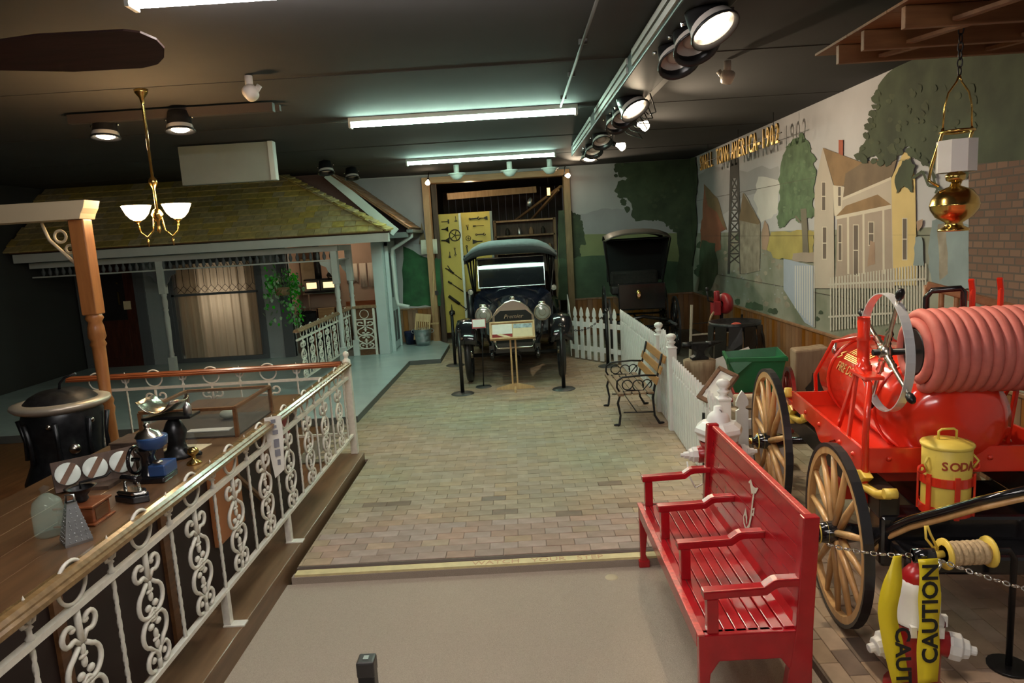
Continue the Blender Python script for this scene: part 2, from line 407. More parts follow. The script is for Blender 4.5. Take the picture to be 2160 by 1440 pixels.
def inside(p, poly):
    c = False; n = len(poly); j = n-1
    for i in range(n):
        if (poly[i][1] > p[1]) != (poly[j][1] > p[1]) and p[0] < (poly[j][0]-poly[i][0])*(p[1]-poly[i][1])/(poly[j][1]-poly[i][1])+poly[i][0]: c = not c
        j = i
    return c
def clumps(mu, poly, m1, m2, n, s):   # leafy dabs of paint along the edge and over the crown
    k = len(poly)
    for i in range(n):
        e = i % 2 == 0; j = random.randrange(k); a, b_ = poly[j], poly[(j+1) % k]; u = random.random()
        x, y = a[0]+(b_[0]-a[0])*u, a[1]+(b_[1]-a[1])*u
        if not e:
            xs = [p[0] for p in poly]; ys = [p[1] for p in poly]
            for _ in range(20):
                x, y = random.uniform(min(xs), max(xs)), random.uniform(min(ys), max(ys))
                if inside((x, y), poly): break
        q = s*random.uniform(.6, 1.3)*(1 if e else .8)
        mu.p([(x+q*math.cos(t_*.9)*random.uniform(.6, 1.1), y+q*math.sin(t_*.9)*random.uniform(.6, 1.1)) for t_ in range(7)], m1 if e else m2)
A = Mural('X', XR, lambda x, y: (1420+x/3.272, 180+y/3.272))
P_ = lambda *a: list(a)
A.p([(1457, 390), (1500, 345), (1560, 360), (1640, 350), (1640, 400), (1560, 420), (1500, 470), (1458, 480)], m_grey, 8, True)
A.p([(1600, 372), (1645, 380), (1640, 450), (1605, 470), (1590, 420)], m_white, 4, True)
for q in (0, 12, 24): A.line([(1610+q, 382), (1600+q, 402), (1606+q, 425), (1640, 440)] , 5, m_grey) if False else None
A.p([(1457, 492), (1640, 487), (1940, 480), (2200, 470), (2200, 900), (1457, 640)], m_ground, 0, True)
clumps(A, [(190, 1050), (640, 1050), (760, 1200), (1000, 1560), (1500, 1700), (700, 1560), (170, 1420)], m_dgreen, m_stone, 60, 30)
clumps(A, [(220, 1150), (620, 1150), (760, 1300), (980, 1500), (500, 1480), (200, 1380)], m_stone, m_grey, 60, 9)
A.p(P_((680, 1010), (900, 1000), (980, 1010), (970, 1180), (800, 1200), (690, 1190), (640, 1100)), m_field, 4)
A.p(P_((215, 680), (300, 770), (370, 990), (330, 1010), (330, 1130), (190, 1210), (190, 1000), (205, 900)), m_barn, 1.5)
A.p(P_((215, 680), (310, 780), (375, 1000), (340, 960), (300, 870), (240, 830)), m_barnroof, 1)
for a, b_ in (((405, 500), (385, 1300)), ((445, 500), (470, 1300)), ((425, 500), (428, 640))): A.line([A.z(*a), A.z(*b_)] if False else [(a[0], a[1]), (b_[0], b_[1])], 16, m_dark)
for k in range(9):
    y = 560+k*75; h = 14+k*4
    A.line([(425-h, y), (425+h, y)], 9, m_dark)
    A.line([(425-h, y), (425+h, y+75)], 7, m_dark); A.line([(425+h, y), (425-h, y+75)], 7, m_dark)
A.p(P_((405, 500), (448, 500), (455, 640), (400, 640)), m_dark)
A.p(P_((485, 740), (500, 750), (605, 945), (600, 1280), (470, 1300), (460, 930)), m_stone, 1.5)
A.p(P_((485, 740), (605, 945), (590, 960), (460, 930)), m_barnroof)
A.p(P_((635, 930), (655, 960), (670, 1040), (650, 1140), (615, 1130), (615, 1010)), m_skin, 1)
A.p(P_((200, 1070), (290, 1090), (310, 1300), (250, 1420), (170, 1420)), m_dgreen, 4)
A.p(P_((890, 335), (940, 390), (975, 520), (985, 640), (965, 800), (985, 880), (960, 920), (920, 890), (870, 950), (830, 900), (770, 980), (735, 985), (725, 900), (740, 760), (735, 640), (760, 500), (790, 420), (840, 390)), m_tree, 3)
clumps(A, [(890, 345), (975, 520), (985, 640), (965, 900), (830, 900), (735, 970), (740, 700), (790, 430)], m_tree, m_tree2, 80, 20)
A.p(P_((885, 850), (925, 850), (945, 1200), (905, 1200)), m_trunk, 1); A.line([(890, 950), (850, 900)], 12, m_trunk)
A.p(P_((830, 1160), (980, 1150), (990, 1220), (830, 1215)), m_shade, 2)
# house
A.p(P_((1515, 640), (1600, 460), (1640, 470), (1680, 640), (1690, 1200), (1690, 1380), (1500, 1380)), m_sun)
A.p(P_((1175, 780), (1515, 640), (1530, 1400), (1120, 1400)), m_cream)
A.p(P_((1040, 430), (1115, 690), (1120, 1400), (975, 1400), (985, 700)), m_creaml if False else m_cream)
A.p(P_((1150, 375), (1180, 375), (1180, 500), (1150, 500)), m_chim)
A.p(P_((1040, 430), (1320, 535), (1200, 612), (1185, 695), (1118, 690)), m_roof)
A.p(P_((1198, 608), (1320, 530), (1560, 480), (1530, 600), (1515, 630), (1175, 775)), m_roofd)
A.p(P_((1175, 775), (1515, 630), (1515, 650), (1170, 796)), m_creaml)
A.p(P_((1113, 688), (1190, 700), (1165, 900), (1120, 900)), m_creaml)
A.p(P_((1140, 905), (1515, 830), (1525, 1400), (1130, 1400)), m_shade)
A.p(P_((1130, 905), (1200, 830), (1420, 752), (1515, 822)), m_roof)
A.p(P_((1130, 903), (1515, 822), (1515, 850), (1132, 925)), m_creaml)
for x in (1215, 1322, 1460): A.p(P_((x-7, 890-(x-1200)*.2), (x+7, 890-(x-1200)*.2), (x+9, 1300), (x-5, 1300)), m_creaml)
for x0, x1, y0, y1 in ((1036, 1058, 670, 860), (1041, 1065, 980, 1195), (1150, 1170, 965, 1205), (1255, 1285, 965, 1310), (1360, 1392, 945, 1100), (1596, 1622, 920, 1200), (1148, 1166, 700, 830)):
    A.p(P_((x0-5, y0-6), (x1+5, y0-6), (x1+5, y1+6), (x0-5, y1+6)), m_creaml); A.p(P_((x0, y0), (x1, y0), (x1, y1), (x0, y1)), m_win)
    A.line([(x0, (y0+y1)/2), (x1, (y0+y1)/2)], 7, m_creaml)
A.p(P_((1370, 1070), (1400, 1080), (1405, 1230), (1350, 1250)), m_skin, 1)
# painted picket fences
A.p([(1655, 545), (1718, 560), (1718, 690), (1700, 680), (1655, 610)], m_blue, 0, True)
for k in range(9):
    x = 1680+k*5; A.line([(x, 552), (x, 640+k*5)] if False else [((x-1420)*3.272, (560-180)*3.272), ((x-1420)*3.272, (650+k*5-180)*3.272)], 7, m_white)
for k in range(34):
    x = 1755+k*6.1; y0 = 585-k*.9; y1 = 697-k*.7
    A.line([((x-1420)*3.272, (y0-180)*3.272), ((x-1420)*3.272, (y1-180)*3.272)], 10, m_fence)
for y in (600, 668): A.line([((1750-1420)*3.272, (y-180)*3.272), ((1957-1420)*3.272, (y-12-180)*3.272)], 14, m_fence)
# figures and the big tree
A.p(P_((1690, 940), (1735, 920), (1735, 960), (1700, 1010)), m_skin, 1)
A.p(P_((1685, 1040), (1730, 1050), (1745, 1240), (1670, 1240)), m_figb, 2)
A.p(P_((1800, 930), (1900, 900), (2050, 960), (2060, 1400), (1800, 1400), (1770, 1150)), m_figb, 4); A.p(P_((1840, 960), (1900, 950), (1910, 1300), (1850, 1350)), m_stone, 3)
A.p(P_((1425, 0), (1400, 100), (1430, 150), (1385, 210), (1370, 300), (1330, 400), (1275, 500), (1320, 525), (1400, 480), (1480, 560), (1540, 520), (1600, 440), (1640, 420), (1700, 500), (1760, 540), (1830, 520), (1990, 600), (2010, 660), (2090, 600), (2600, 500), (2600, -500), (1600, -200)), m_btree, 4)
clumps(A, [(1430, 20), (1385, 210), (1330, 400), (1290, 500), (1480, 540), (1620, 430), (1760, 530), (1990, 590), (2080, 560), (2090, 20)], m_btree, m_btree2, 120, 30)
A.p(P_((1600, 520), (1650, 500), (1690, 560), (1660, 640), (1670, 740), (1610, 690), (1560, 745), (1545, 650)), m_btree, 3)
for q in ([(1670, 640), (1740, 590), (1780, 690), (1850, 700)], [(1700, 500), (1800, 560), (1830, 700), (1900, 740)], [(1790, 560), (1830, 640)], [(1850, 700), (1830, 745)]): A.line(q, 18, m_btree)
A.p(P_((2060, 560), (2100, 540), (2600, 500), (2600, 1700), (2060, 1480)), m_brickp)
A.p([(1457, 330), (1470, 332), (1474, 380), (1470, 420), (1473, 470), (1463, 560), (1457, 560)], m_btree, 2, True)
A.b(wall_r)
for z in (1.25, 1.95, 2.65): MB().box(XR-.0135, XR, 2, YB, z-.0012, z+.0012).b('panel_seam', m_win, wall_r)
B = Mural('Y', YB, lambda x, y: (1180+x/4.235, 340+y/4.235))
B.p(P_((30, 480), (190, 470), (430, 420), (640, 430), (1180, 460), (1180, 680), (20, 680)), m_hill, 3)
B.p(P_((-10, 655), (1215, 640), (1215, 1300), (-10, 1300)), m_olive)
B.p(P_((-10, 840), (500, 850), (1215, 900), (1215, 1300), (-10, 1300)), m_dgreen, 4)
B.p(P_((-10, 440), (110, 445), (180, 490), (210, 580), (240, 740), (180, 760), (190, 850), (60, 870), (-10, 860)), m_btree, 3)
B.p(P_((515, 0), (530, 140), (630, 150), (520, 180), (500, 250), (530, 330), (600, 330), (650, 400), (640, 480), (680, 540), (870, 520), (950, 560), (1050, 620), (1060, 900), (1040, 1180), (1230, 1180), (1230, -60)), m_btree, 4)
clumps(B, [(515, 20), (500, 250), (640, 480), (870, 520), (1050, 620), (1170, 560), (1170, 60)], m_btree, m_btree2, 70, 26)
clumps(B, [(20, 450), (180, 490), (220, 720), (60, 850)], m_btree, m_btree2, 20, 20)
B.p([(700, 372), (905, 372), (905, 520), (700, 520)], m_hill, 0, True)
B.p([(884, 515), (889, 468), (899, 515)], m_barnroof, 0, True); B.p([(872, 515), (915, 515), (915, 545), (872, 548)], m_grey, 0, True)
B.p([(850, 520), (905, 545), (930, 545), (930, 645), (850, 645)], pm('hedge', (.02, .085, .03), .4, 4), 3, True)
B.b(wall_b)
# wainscot boards
wp = MB().box(-.02, 0, -.0525, .0525, 0, .76).b('plank', wains, wall_r, bev=.004, seg=1)
n = 0
for k in range(112):
    y = 2.8+.1065*k
    if y > YB-.05: break
    o = wp if n == 0 else inst(wp, (0, 0, 0), None, wall_r); n += 1
    o.location = (XR, y, 0)
MB().box(XR-.035, XR, 2.7, YB, .755, .79).b('chair_rail', wains, wall_r, bev=.006)
for k in range(25):
    o = inst(wp, (DX1+.13+.1065*k, YB, 0), (0, 0, PI/2), wall_b)
for k in range(9):
    o = inst(wp, (-2.62+.1065*k, YB, 0), (0, 0, PI/2), wall_b)
MB().box(DX1+.08, XR-.02, YB-.035, YB, .755, .79).box(-2.7, DX0-.12, YB-.035, YB, .755, .79).b('chair_rail', wains, wall_b, bev=.006)
# barn doorway trim
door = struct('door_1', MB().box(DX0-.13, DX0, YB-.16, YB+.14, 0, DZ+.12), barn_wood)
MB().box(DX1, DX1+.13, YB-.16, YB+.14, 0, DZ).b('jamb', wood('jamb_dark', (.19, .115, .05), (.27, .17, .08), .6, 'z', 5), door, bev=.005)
MB().box(DX0, DX1+.13, YB-.16, YB+.14, DZ, DZ+.12).b('lintel', wood('lintel_wood', (.36, .19, .085), (.48, .28, .14), .6, 'x', 5), door, bev=.005)
MB().box(DX0-.02, DX0+.05, YB-.19, YB-.16, 1.05, 1.14).b('latch', iron, door)
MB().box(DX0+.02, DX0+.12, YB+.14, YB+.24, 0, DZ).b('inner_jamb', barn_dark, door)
# garage beyond the doorway
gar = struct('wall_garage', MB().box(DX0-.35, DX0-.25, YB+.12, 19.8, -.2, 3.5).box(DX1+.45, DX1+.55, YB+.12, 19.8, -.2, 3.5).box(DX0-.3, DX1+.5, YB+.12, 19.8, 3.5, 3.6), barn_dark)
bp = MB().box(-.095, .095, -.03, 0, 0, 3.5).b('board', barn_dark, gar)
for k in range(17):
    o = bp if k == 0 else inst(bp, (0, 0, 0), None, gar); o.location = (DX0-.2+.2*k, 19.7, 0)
struct('trim_garage_rafter', MB().bar((-1.45, 15.6, 3.12), (.55, 16.2, 3.2), .09, .14).bar((.3, 18.5, 2.4), (1.0, 15.2, 3.1), .05, .05).bar((-.4, 19, 2.3), (1.1, 15.6, 3.2), .05, .05), barn_wood)
# ------------------------------------------------------------------ ceiling lights and fittings
tube_m = mat('fluorescent_tube', (.9, 1, .95), .3, emit=TUBE, ecol=(.66, 1.0, .80))
tube_p = mat('fluorescent_tube_warm', (.95, .9, 1), .3, emit=TUBE*1.0, ecol=(1.0, .92, .86))
fixt = mat('fixture_white', (.55, .58, .54), .5)
def fluoro(y, label, m, x=-.48):
    t = thing('fluorescent_light', label, 'light', (x, y, 3.36), 0, 'fluorescent ceiling lights')
    MB().box(-1.235, 1.235, -.055, .055, .11, .158).b('housing', fixt, t, bev=.006)
    for s in (-.032, .032): MB().cyl((-1.21, s, .083), (1.21, s, .083), .019, n=10).b('tube', m, t)
    for s in (-1, 1): MB().box(s*1.222-.013, s*1.222+.013, -.055, .055, .05, .125).b('end_cap', fixt, t, bev=.004)
    return t
fluoro(7.7, 'long lit fluorescent light on the ceiling nearest the conduit end', tube_m)
fluoro(11.65, 'shorter-looking lit fluorescent light above the barn doorway', tube_m)
fluoro(3.72, 'fluorescent light cut off by the top edge of the view', tube_p, -.66)
fluoro(.2, 'fluorescent ceiling light just overhead of the viewer', tube_p); fluoro(-3, 'fluorescent ceiling light farthest behind the viewer', tube_p)
# conduit
c = MB().tube([(.56, 3.2, 3.49), (.57, 7.6, 3.49)], .012, 8)
for y in (4.2, 5.2, 6.2, 7.2): c.box(.54, .60, y-.015, y+.015, 3.485, 3.52)
tag(c.b('electrical_conduit', cable_grey), 'thin grey electrical conduit running along the dark ceiling', 'conduit')
# black duct with slot grilles
t = thing('ceiling_duct', 'long black ceiling duct carrying slotted grilles and track lamps', 'duct', (1.14, 7.4, 3.34))
MB().box(.98, 1.30, 3.2, 11.3, 3.36, 3.515).b('duct_body', mat('duct_black', (.014, .014, .015), .5), t, world=True, bev=.01)
gm = mat('grille_grey', (.42, .45, .42), .5)
for y0, y1 in ((3.3, 5.5), (5.75, 7.95), (8.45, 10.8)):
    for z in (3.385, 3.455): MB().box(.965, .982, y0, y1, z, z+.045).b('grille_strip', gm, t, world=True)
MB().box(1.33, 1.40, 4.4, 9.2, 3.40, 3.44).b('track', mat('track_grey', (.09, .085, .08), .5), t, world=True)
# can lamps
can_in = mat('reflector_white', (.62, .58, .54), .35, .2)
can_lit = mat('lamp_lens_lit', (1, .9, .75), .3, emit=45, ecol=(1, .80, .55))
can_off = mat('lamp_lens_off', (.5, .47, .44), .25)
black_can = mat('can_black', (.012, .012, .013), .3, .2)
def can(loc, label, lit, aim, s=1.0, power=CAN, group='black can lamps along the ceiling duct', ang=75):
    t = thing('can_lamp', label, 'lamp', loc, 0, group)
    d = Vector(aim).normalized(); o = Vector((0, 0, 0))
    MB().lathe([(.03*s, -.20*s), (.10*s, -.19*s), (.115*s, -.12*s), (.125*s, -.02*s), (.145*s, .0), (.145*s, .012*s), (.137*s, .012*s), (.12*s, -.01*s)], o, d, 22).b('shade', black_can, t)
    MB().lathe([(.137*s, .010*s), (.125*s, -.05*s), (.075*s, -.10*s), (.0, -.105*s)], o, d, 22).b('reflector', can_in, t)
    f_ = .055*s if lit else 0; g_ = 1.25 if lit else 1
    MB().lathe([(.0, f_-.045*s), (.05*s*g_, f_-.047*s), (.07*s*g_, f_-.06*s), (.055*s*g_, f_-.09*s), (.03*s, -.11*s)], o, d, 18).b('bulb', can_lit if lit else can_off, t)
    top = -d*.19*s
    MB().bar(top, (top.x, top.y, 3.50-loc[2]), .035*s, .035*s).b('stem', black_can, t)
    x = d.cross(Vector((0, 1, 0))).normalized()
    for k in (-1, 1): MB().cyl(-d*.12*s+x*k*.125*s, -d*.12*s+x*k*.15*s, .012*s, n=8).b('pivot_knob', chrome, t)
    if lit: lamp('can_light', 'SPOT', Vector(loc)+d*.05*s, power, (1, .82, .60), t, Vector(loc)+d*3, .05, ang, .6)
    return t
D1, D2 = (.42, -.05, -1), (.12, -.62, -1)
can((1.20, 4.12, 3.24), 'lit can lamp nearest the viewer on the ceiling duct', True, (.35, -.5, -1), power=CAN*1.3)
can((1.19, 4.48, 3.24), 'unlit can lamp second from the viewer on the duct', False, D2)
can((1.17, 4.85, 3.24), 'unlit can lamp third from the viewer on the duct', False, D2)
can((1.18, 6.61, 3.24), 'lit can lamp halfway along the ceiling duct', True, (.45, -.5, -1))
can((1.16, 7.1, 3.24), 'unlit can lamp just beyond the lit one halfway along the duct', False, D2, .9)
can((1.15, 7.5, 3.24), 'unlit can lamp beside the cable tangle on the duct', False, D2, .9)
can((1.16, 8.85, 3.24), 'unlit can lamp beyond the two bare flood bulbs', False, D2, .9)
can((1.17, 9.85, 3.24), 'unlit can lamp third from the far end of the duct', False, D2, .9)
can((1.2, 10.75, 3.24), 'lit can lamp at the far end of the duct', True, (-.1, -.2, -1), .95, CAN*.8)
can((-3.78, 6.66, 3.3), 'lit can lamp left of the brass chandelier', True, (.0, -.1, -1), .9, CAN*.55, 'can lamps over the store')
can((-3.02, 6.55, 3.3), 'lit can lamp right of the brass chandelier', True, (.05, -.1, -1), .9, CAN*.55, 'can lamps over the store')
can((-2.85, 10.9, 3.3), 'unlit can lamp over the red gable beside the porch roof', False, (.1, -.2, -1), .9, group='can lamps over the porch')
can((-2.75, 12.2, 3.32), 'unlit can lamp nearest the white rake board', False, (.1, -.2, -1), .9, group='can lamps over the porch')
for x, lb in ((-1.0, 'small white dome lamp under the far fluorescent light, left'), (-.02, 'small white dome lamp under the far fluorescent light, middle'), (.72, 'small white dome lamp under the far fluorescent light, right')):
    t = thing('dome_lamp', lb, 'lamp', (x, 13.0, 3.34), 0, 'dome lamps above the doorway')
    MB().lathe([(.0, -.09), (.07, -.075), (.12, -.02), (.125, .0), (.16, .01), (.165, .03), (.05, .04)], n=18).b('dome', mat('milk_glass', (.5, .55, .52), .3), t)
    MB().cyl((0, 0, .03), (0, 0, .18), .05, n=12).b('base', fixt, t)
tag(MB().box(-4.05, -2.15, 6.55, 6.62, 3.42, 3.50).box(-4.05, -2.15, 6.75, 6.80, 3.46, 3.515).b('lamp_track', mat('track_dark', (.03, .022, .018), .6)), 'dark brown lamp track on the ceiling above the store', 'track')
# flood bulbs clamped to the duct
bulb_lit = mat('flood_bulb_lit', (1, .9, .8), .3, emit=30, ecol=(1, .76, .50))
def flood(loc, label, aim, power, base, ang=110, group='bare flood bulbs', r=.055):
    t = thing('flood_bulb', label, 'lamp', loc, 0, group); d = Vector(aim).normalized()
    MB().lathe([(.0, .02), (r*.6, .015), (r, -.005), (r*.9, -.03), (r*.45, -.08), (r*.4, -.11)], (0, 0, 0), d, 16).b('bulb', bulb_lit, t)
    MB().lathe([(r*.5, -.10), (r*.55, -.11), (r*.55, -.17), (.0, -.175)], (0, 0, 0), d, 12).b('socket', black_metal, t)
    b0 = Vector(base)-Vector(loc)
    MB().tube([-d*.16, (-d*.16+b0)/2+Vector((0, .03, .06)), b0], .010, 6).b('arm', black_metal, t)
    lamp('flood_light', 'SPOT', Vector(loc)+d*.05, power, (1, .80, .56), t, Vector(loc)+d*3, .035, ang, .7)
    return t
flood((1.46, 7.52, 3.22), 'bare lit flood bulb nearer the viewer beside the duct', (.9, -.6, -.42), FLOOD*1.0, (1.36, 7.6, 3.42), 150)
flood((1.48, 9.22, 3.22), 'bare lit flood bulb farther along beside the duct', (.9, -.6, -.45), FLOOD*1.0, (1.38, 9.15, 3.42), 150)
flood((-1.62, 13.6, 3.27), 'small lit lamp at the left top of the barn doorway', (.0, -1, -.7), FLOOD*.7, (-1.6, 13.9, 3.5), 100, 'small lamps beside the barn doorway', .045)
flood((1.13, 13.9, 3.28), 'small lit lamp at the right top of the barn doorway', (.50, -1, -.12), FLOOD*1.6, (1.1, 14.1, 3.5), 90, 'small lamps beside the barn doorway', .045)
# cables at the duct
cb = MB()
for k in range(6):
    y0 = 6.5+.25*k
    cb.tube([(1.3, y0, 3.36), (1.38+.02*k, y0+.15, 3.22-.015*k), (1.36, y0+.4, 3.24), (1.33, y0+.7, 3.38)], .006, 5)
tag(cb.b('lamp_cables', black_metal), 'tangle of thin black cables looping below the ceiling duct', 'cable')
# smoke detectors / occupancy sensors
sm_m = mat('sensor_white', (.62, .55, .48), .4)
def sensor(loc, label, rz):
    t = thing('ceiling_sensor', label, 'sensor', loc, rz, 'white ceiling sensors')
    MB().lathe([(.0, .06), (.05, .055), (.06, .0), (.055, -.03), (.0, -.05)], (0, 0, -.02), (.35, -.5, -.8), 14).b('head', sm_m, t)
    MB().cyl((0, 0, .0), (0, 0, .10), .03, n=10).b('mount', sm_m, t)
    MB().cyl((.04, 0, -.02), (.075, 0, .03), .022, n=8).b('swivel', sm_m, t)
sensor((-2.0, 5.6, 3.41), 'white ceiling sensor right of the fan blade', .4)
sensor((1.88, 6.1, 3.41), 'white ceiling sensor between duct and mural wall', 2.6)
# ceiling fan whose blade enters at the top left
t = thing('ceiling_fan', 'dark brown ceiling fan with one broad rounded blade in view', 'fan', (-3.06, 3.62, 3.2))
fan_m = wood('fan_blade_dark', (.030, .014, .012), (.05, .022, .018), .45, 'x', 5)
for k in range(3):
    a = 2*PI/3*k+.03; M = Matrix.Rotation(a, 4, 'Z')
    pts = [(.22, -.075)]+[(.95+.28*math.sin(q*PI/12), (-.155+.155*(1-math.cos(q*PI/12))) if q <= 6 else 0) for q in range(0)]
    pts += [(.8, -.15), (1.22, -.15), (1.29, -.13), (1.34, -.07), (1.345, .0), (1.31, .07), (1.25, .125), (1.16, .15), (.8, .15), (.22, .075)]
    MB(M @ Matrix.Rotation(R(-20), 4, 'X')).prism(pts, -.006, .006, 'xy').b('blade', fan_m, t)
    MB(M).box(.08, .3, -.02, .02, -.005, .012).b('blade_arm', brass, t)
MB().lathe([(.0, -.14), (.07, -.12), (.11, -.06), (.12, .04), (.06, .09), (.02, .1), (.02, .32)], n=18).b('motor', fan_m, t)
# brass chandelier
t = thing('chandelier', 'two-armed brass chandelier with glowing frosted cup shades', 'lamp', (-2.98, 5.85, 2.40))
lit_glass = mat('lit_glass', (1, .86, .62), .4, emit=BULB, ecol=(1, .66, .32))
MB().lathe([(.0, 1.12), (.055, 1.115), (.05, 1.09), (.02, 1.05), (.012, 1.0), (.011, .42), (.03, .40), (.035, .37), (.02, .34), (.011, .32), (.011, .16), (.03, .15), (.05, .11), (.03, .07), (.012, .05), (.012, .0), (.02, -.02), (.0, -.05)], n=14).b('stem', brass, t)
for k, a in enumerate((R(8), R(188))):
    d = Vector((math.cos(a), math.sin(a), 0)); o = d*.16 if k else d*.16
    MB().tube([d*.03+Vector((0, 0, .10)), d*.045+Vector((0, 0, -.02)), d*.10+Vector((0, 0, -.075)), d*.15+Vector((0, 0, -.03)), d*.16+Vector((0, 0, .05))], .008, 8).b('arm', brass, t)
    MB().lathe([(.012, .05), (.03, .055), (.03, .07), (.015, .075)], o, n=12).b('cup_holder', brass, t)
    sh = MB().lathe([(.03, .07), (.055, .085), (.085, .12), (.105, .165), (.115, .19)], o, n=20).b('shade', lit_glass, t)
    MB().lathe([(.0, -.085), (.011, -.10), (.007, -.13), (.0, -.16)], d*.10, n=8).b('drop', brass, t)
    lamp('chandelier_light', 'POINT', Vector(t.location)+o+Vector((0, 0, .24)), 9, (1, .66, .34), t, None, .05)
# hanging brass lamp at the right
t = thing('hanging_lamp', 'brass ball hanging oil lamp with white glass shade on a chain', 'lamp', (2.64, 4.2, 2.03))
MB().lathe([(.0, 0), (.085, .0), (.085, .012), (.05, .03), (.045, .05), (.10, .085), (.128, .13), (.132, .15), (.134, .153), (.132, .158), (.125, .19), (.09, .24), (.03, .265), (.02, .29)], n=28).b('font', brass, t)
MB().lathe([(.03, .29), (.05, .30), (.055, .33), (.03, .35)], n=16).b('burner', brass, t)
sg = mat('milk_shade', (.74, .74, .72), .35)
MB().lathe([(.105, .345), (.108, .345), (.108, .53), (.10, .53), (.098, .36)], n=8, sm=False).b('shade', sg, t)
for s in (-1, 1):
    MB().tube([(s*.06, .06, .27), (s*.10, .10, .31), (s*.09, .09, .40), (s*.088, .0, .57), (s*.085, 0, .60)], .009, 6).b('yoke_arm', brass, t)
    MB().tube([(s*.085, 0, .60), (s*.08, 0, .72), (s*.06, 0, .80), (s*.015, 0, .86), (0, 0, .90)], .006, 6).b('bail', brass, t)
MB().torus((0, 0, .58), .088, .008, n=18, k=6).b('collar', brass, t)
for k in range(15):
    z = .92+.045*k; M = Matrix.Translation((0, 0, z)) @ Matrix.Rotation(PI/2*(k % 2)+.5, 4, 'Z')
    MB(M).torus((0, 0, 0), .024, .0045, (0, 1, 0), n=10, k=5, sx=.62, sy=1.15, u=(1, 0, 0)).b('chain_link', iron, t)
# wooden roof structure in the top right corner
t = thing('wooden_roof_frame', 'brown wooden roof frame with rafters hanging from the ceiling, top right', 'roof frame', (3.0, 4.4, 3.1))
Q = lambda x, y, Y: tuple(at(x, y, Y=Y))
bz = 3.13
for k, (px, py) in enumerate(((1750, 135), (1815, 106), (1897, 60), (2010, -5))):
    q = at(px, py, Z=bz)
    MB().box(2.15, 3.69, q.y, q.y+.04, bz, bz+.115).b('tie_beam', truss_wood, t, world=True, bev=.004)
    if k < 3:
        q2 = at(*((1815, 106), (1897, 60), (2010, -5))[k], Z=bz)
        for x in (2.42, 3.1): MB().bar((x, q.y, bz+.03), (x+.16, q2.y+.04, bz+.03), .05, .02).b('brace', truss_wood, t, world=True)
for k in range(5): MB().box(2.12, 3.69, 4.95-.46*(k+1), 4.945-.46*k, bz+.117, bz+.132).b('roof_board', truss_wood, t, world=True)
# hanging sign letters
t = thing('hanging_letters', 'gold letter sign reading AMERICA 1902 hung high along the mural', 'sign', (3.38, 10.5, 3.2))
ya, yb = at(1543, 320, X=3.38).y, at(1645, 300, X=3.38).y
yc = at(1476, 330, X=3.38).y
def word(s, y0, y1, dx=0):   # letters run toward the viewer
    L = (y0-y1)/len(s)
    for i, ch in enumerate(s):
        if ch == ' ': continue
        text('letter', ch, .36, gold, t, Matrix.Translation((0, 0, 0)) @ frame3(Vector((0, y0-L*(i+.5)-10.5, .03)), (0, -1, 0), (0, 0, 1)), .012, sx=.62 if ch != '-' else 1)
word('SMALL TOWN', yc, ya+.12); word('AMERICA-1902', ya, yb)
MB().box(-.008, .008, yb-10.55, yc-10.45, .03, .04).b('letter_bar', mat('bar_dark', (.05, .04, .03), .5), t)
for y in (-1.4, 0, 1.6): MB().cyl((0, y, .04), (0, y, .32), .004, n=6).b('hanger', iron, t)
# ------------------------------------------------------------------ cast-iron railings
def arcpts(cx, cz, r, a0, a1, n=10, y=0): return [(cx+r*math.cos(R(a0+(a1-a0)*i/n)), y, cz+r*math.sin(R(a0+(a1-a0)*i/n))) for i in range(n+1)]
def scroll_mesh(h=.56):
    k = h/.56; b = MB(); t = .0105
    for s in (-1, 1):
        b.tube([(s*x, y, z*k) for x, y, z in arcpts(.045, .055, .045, -90, 190)], t, 6)
        b.tube([(s*x, y, z*k) for x, y, z in [(.02, 0, .09)]+arcpts(.035, .19, .065, -70, 110)+[(.0, 0, .25)]], t, 6)
        b.tube([(s*x, y, z*k) for x, y, z in [(.0, 0, .27)]+arcpts(.035, .33, .065, -110, 70)+[(.02, 0, .42)]], t, 6)
        b.tube([(s*x, y, z*k) for x, y, z in [(.012, 0, .43), (.035, 0, .455)]+arcpts(.065, .485, .035, -120, 150)], t, 6)
        b.ell((s*.03, 0, .215*k), .022, .012, .016, 8, 5); b.ell((s*.03, 0, .305*k), .022, .012, .016, 8, 5)
        b.ell((s*.045, 0, .06*k), .016, .012, .016, 8, 5); b.ell((s*.04, 0, .50*k), .016, .012, .014, 8, 5)
    b.torus((0, 0, .26*k), .026, .009, (0, 1, 0), 14, 6)
    for z in (.12, .17, .35, .40): b.ell((0, 0, z*k), .014, .012, .026, 8, 5)
    b.ell((0, 0, .145*k), .03, .01, .01, 8, 5); b.ell((0, 0, .375*k), .03, .01, .01, 8, 5)
    b.tube([(0, 0, .43*k), (0, 0, h)], .013, 8); b.tube([(0, 0, 0), (0, 0, .05*k)], .011, 8)
    return b
def picket_mesh(h=.60):
    b = MB(); n = 26; vs = []; fs = []
    for i in range(n+1):
        for j in range(4):
            a = PI/2*j+(i/n)*PI*5; vs.append((.0105*math.cos(a), .0105*math.sin(a), h*i/n))
    for i in range(n):
        for j in range(4): fs.append((i*4+j, i*4+(j+1) % 4, (i+1)*4+(j+1) % 4, (i+1)*4+j))
    return b.add(vs, fs, 0, True)
def fleur_mesh():
    b = MB().lathe([(.014, .0), (.018, .008), (.009, .02), (.009, .04), (.016, .045), (.008, .055), (.018, .085), (.013, .11), (.005, .15), (.0, .165)], n=8)
    for s in (-1, 1):
        b.tube([(0, 0, .055), (s*.025, 0, .06), (s*.037, 0, .085), (s*.030, 0, .10)], [.007, .010, .009, .004], 6)
    return b
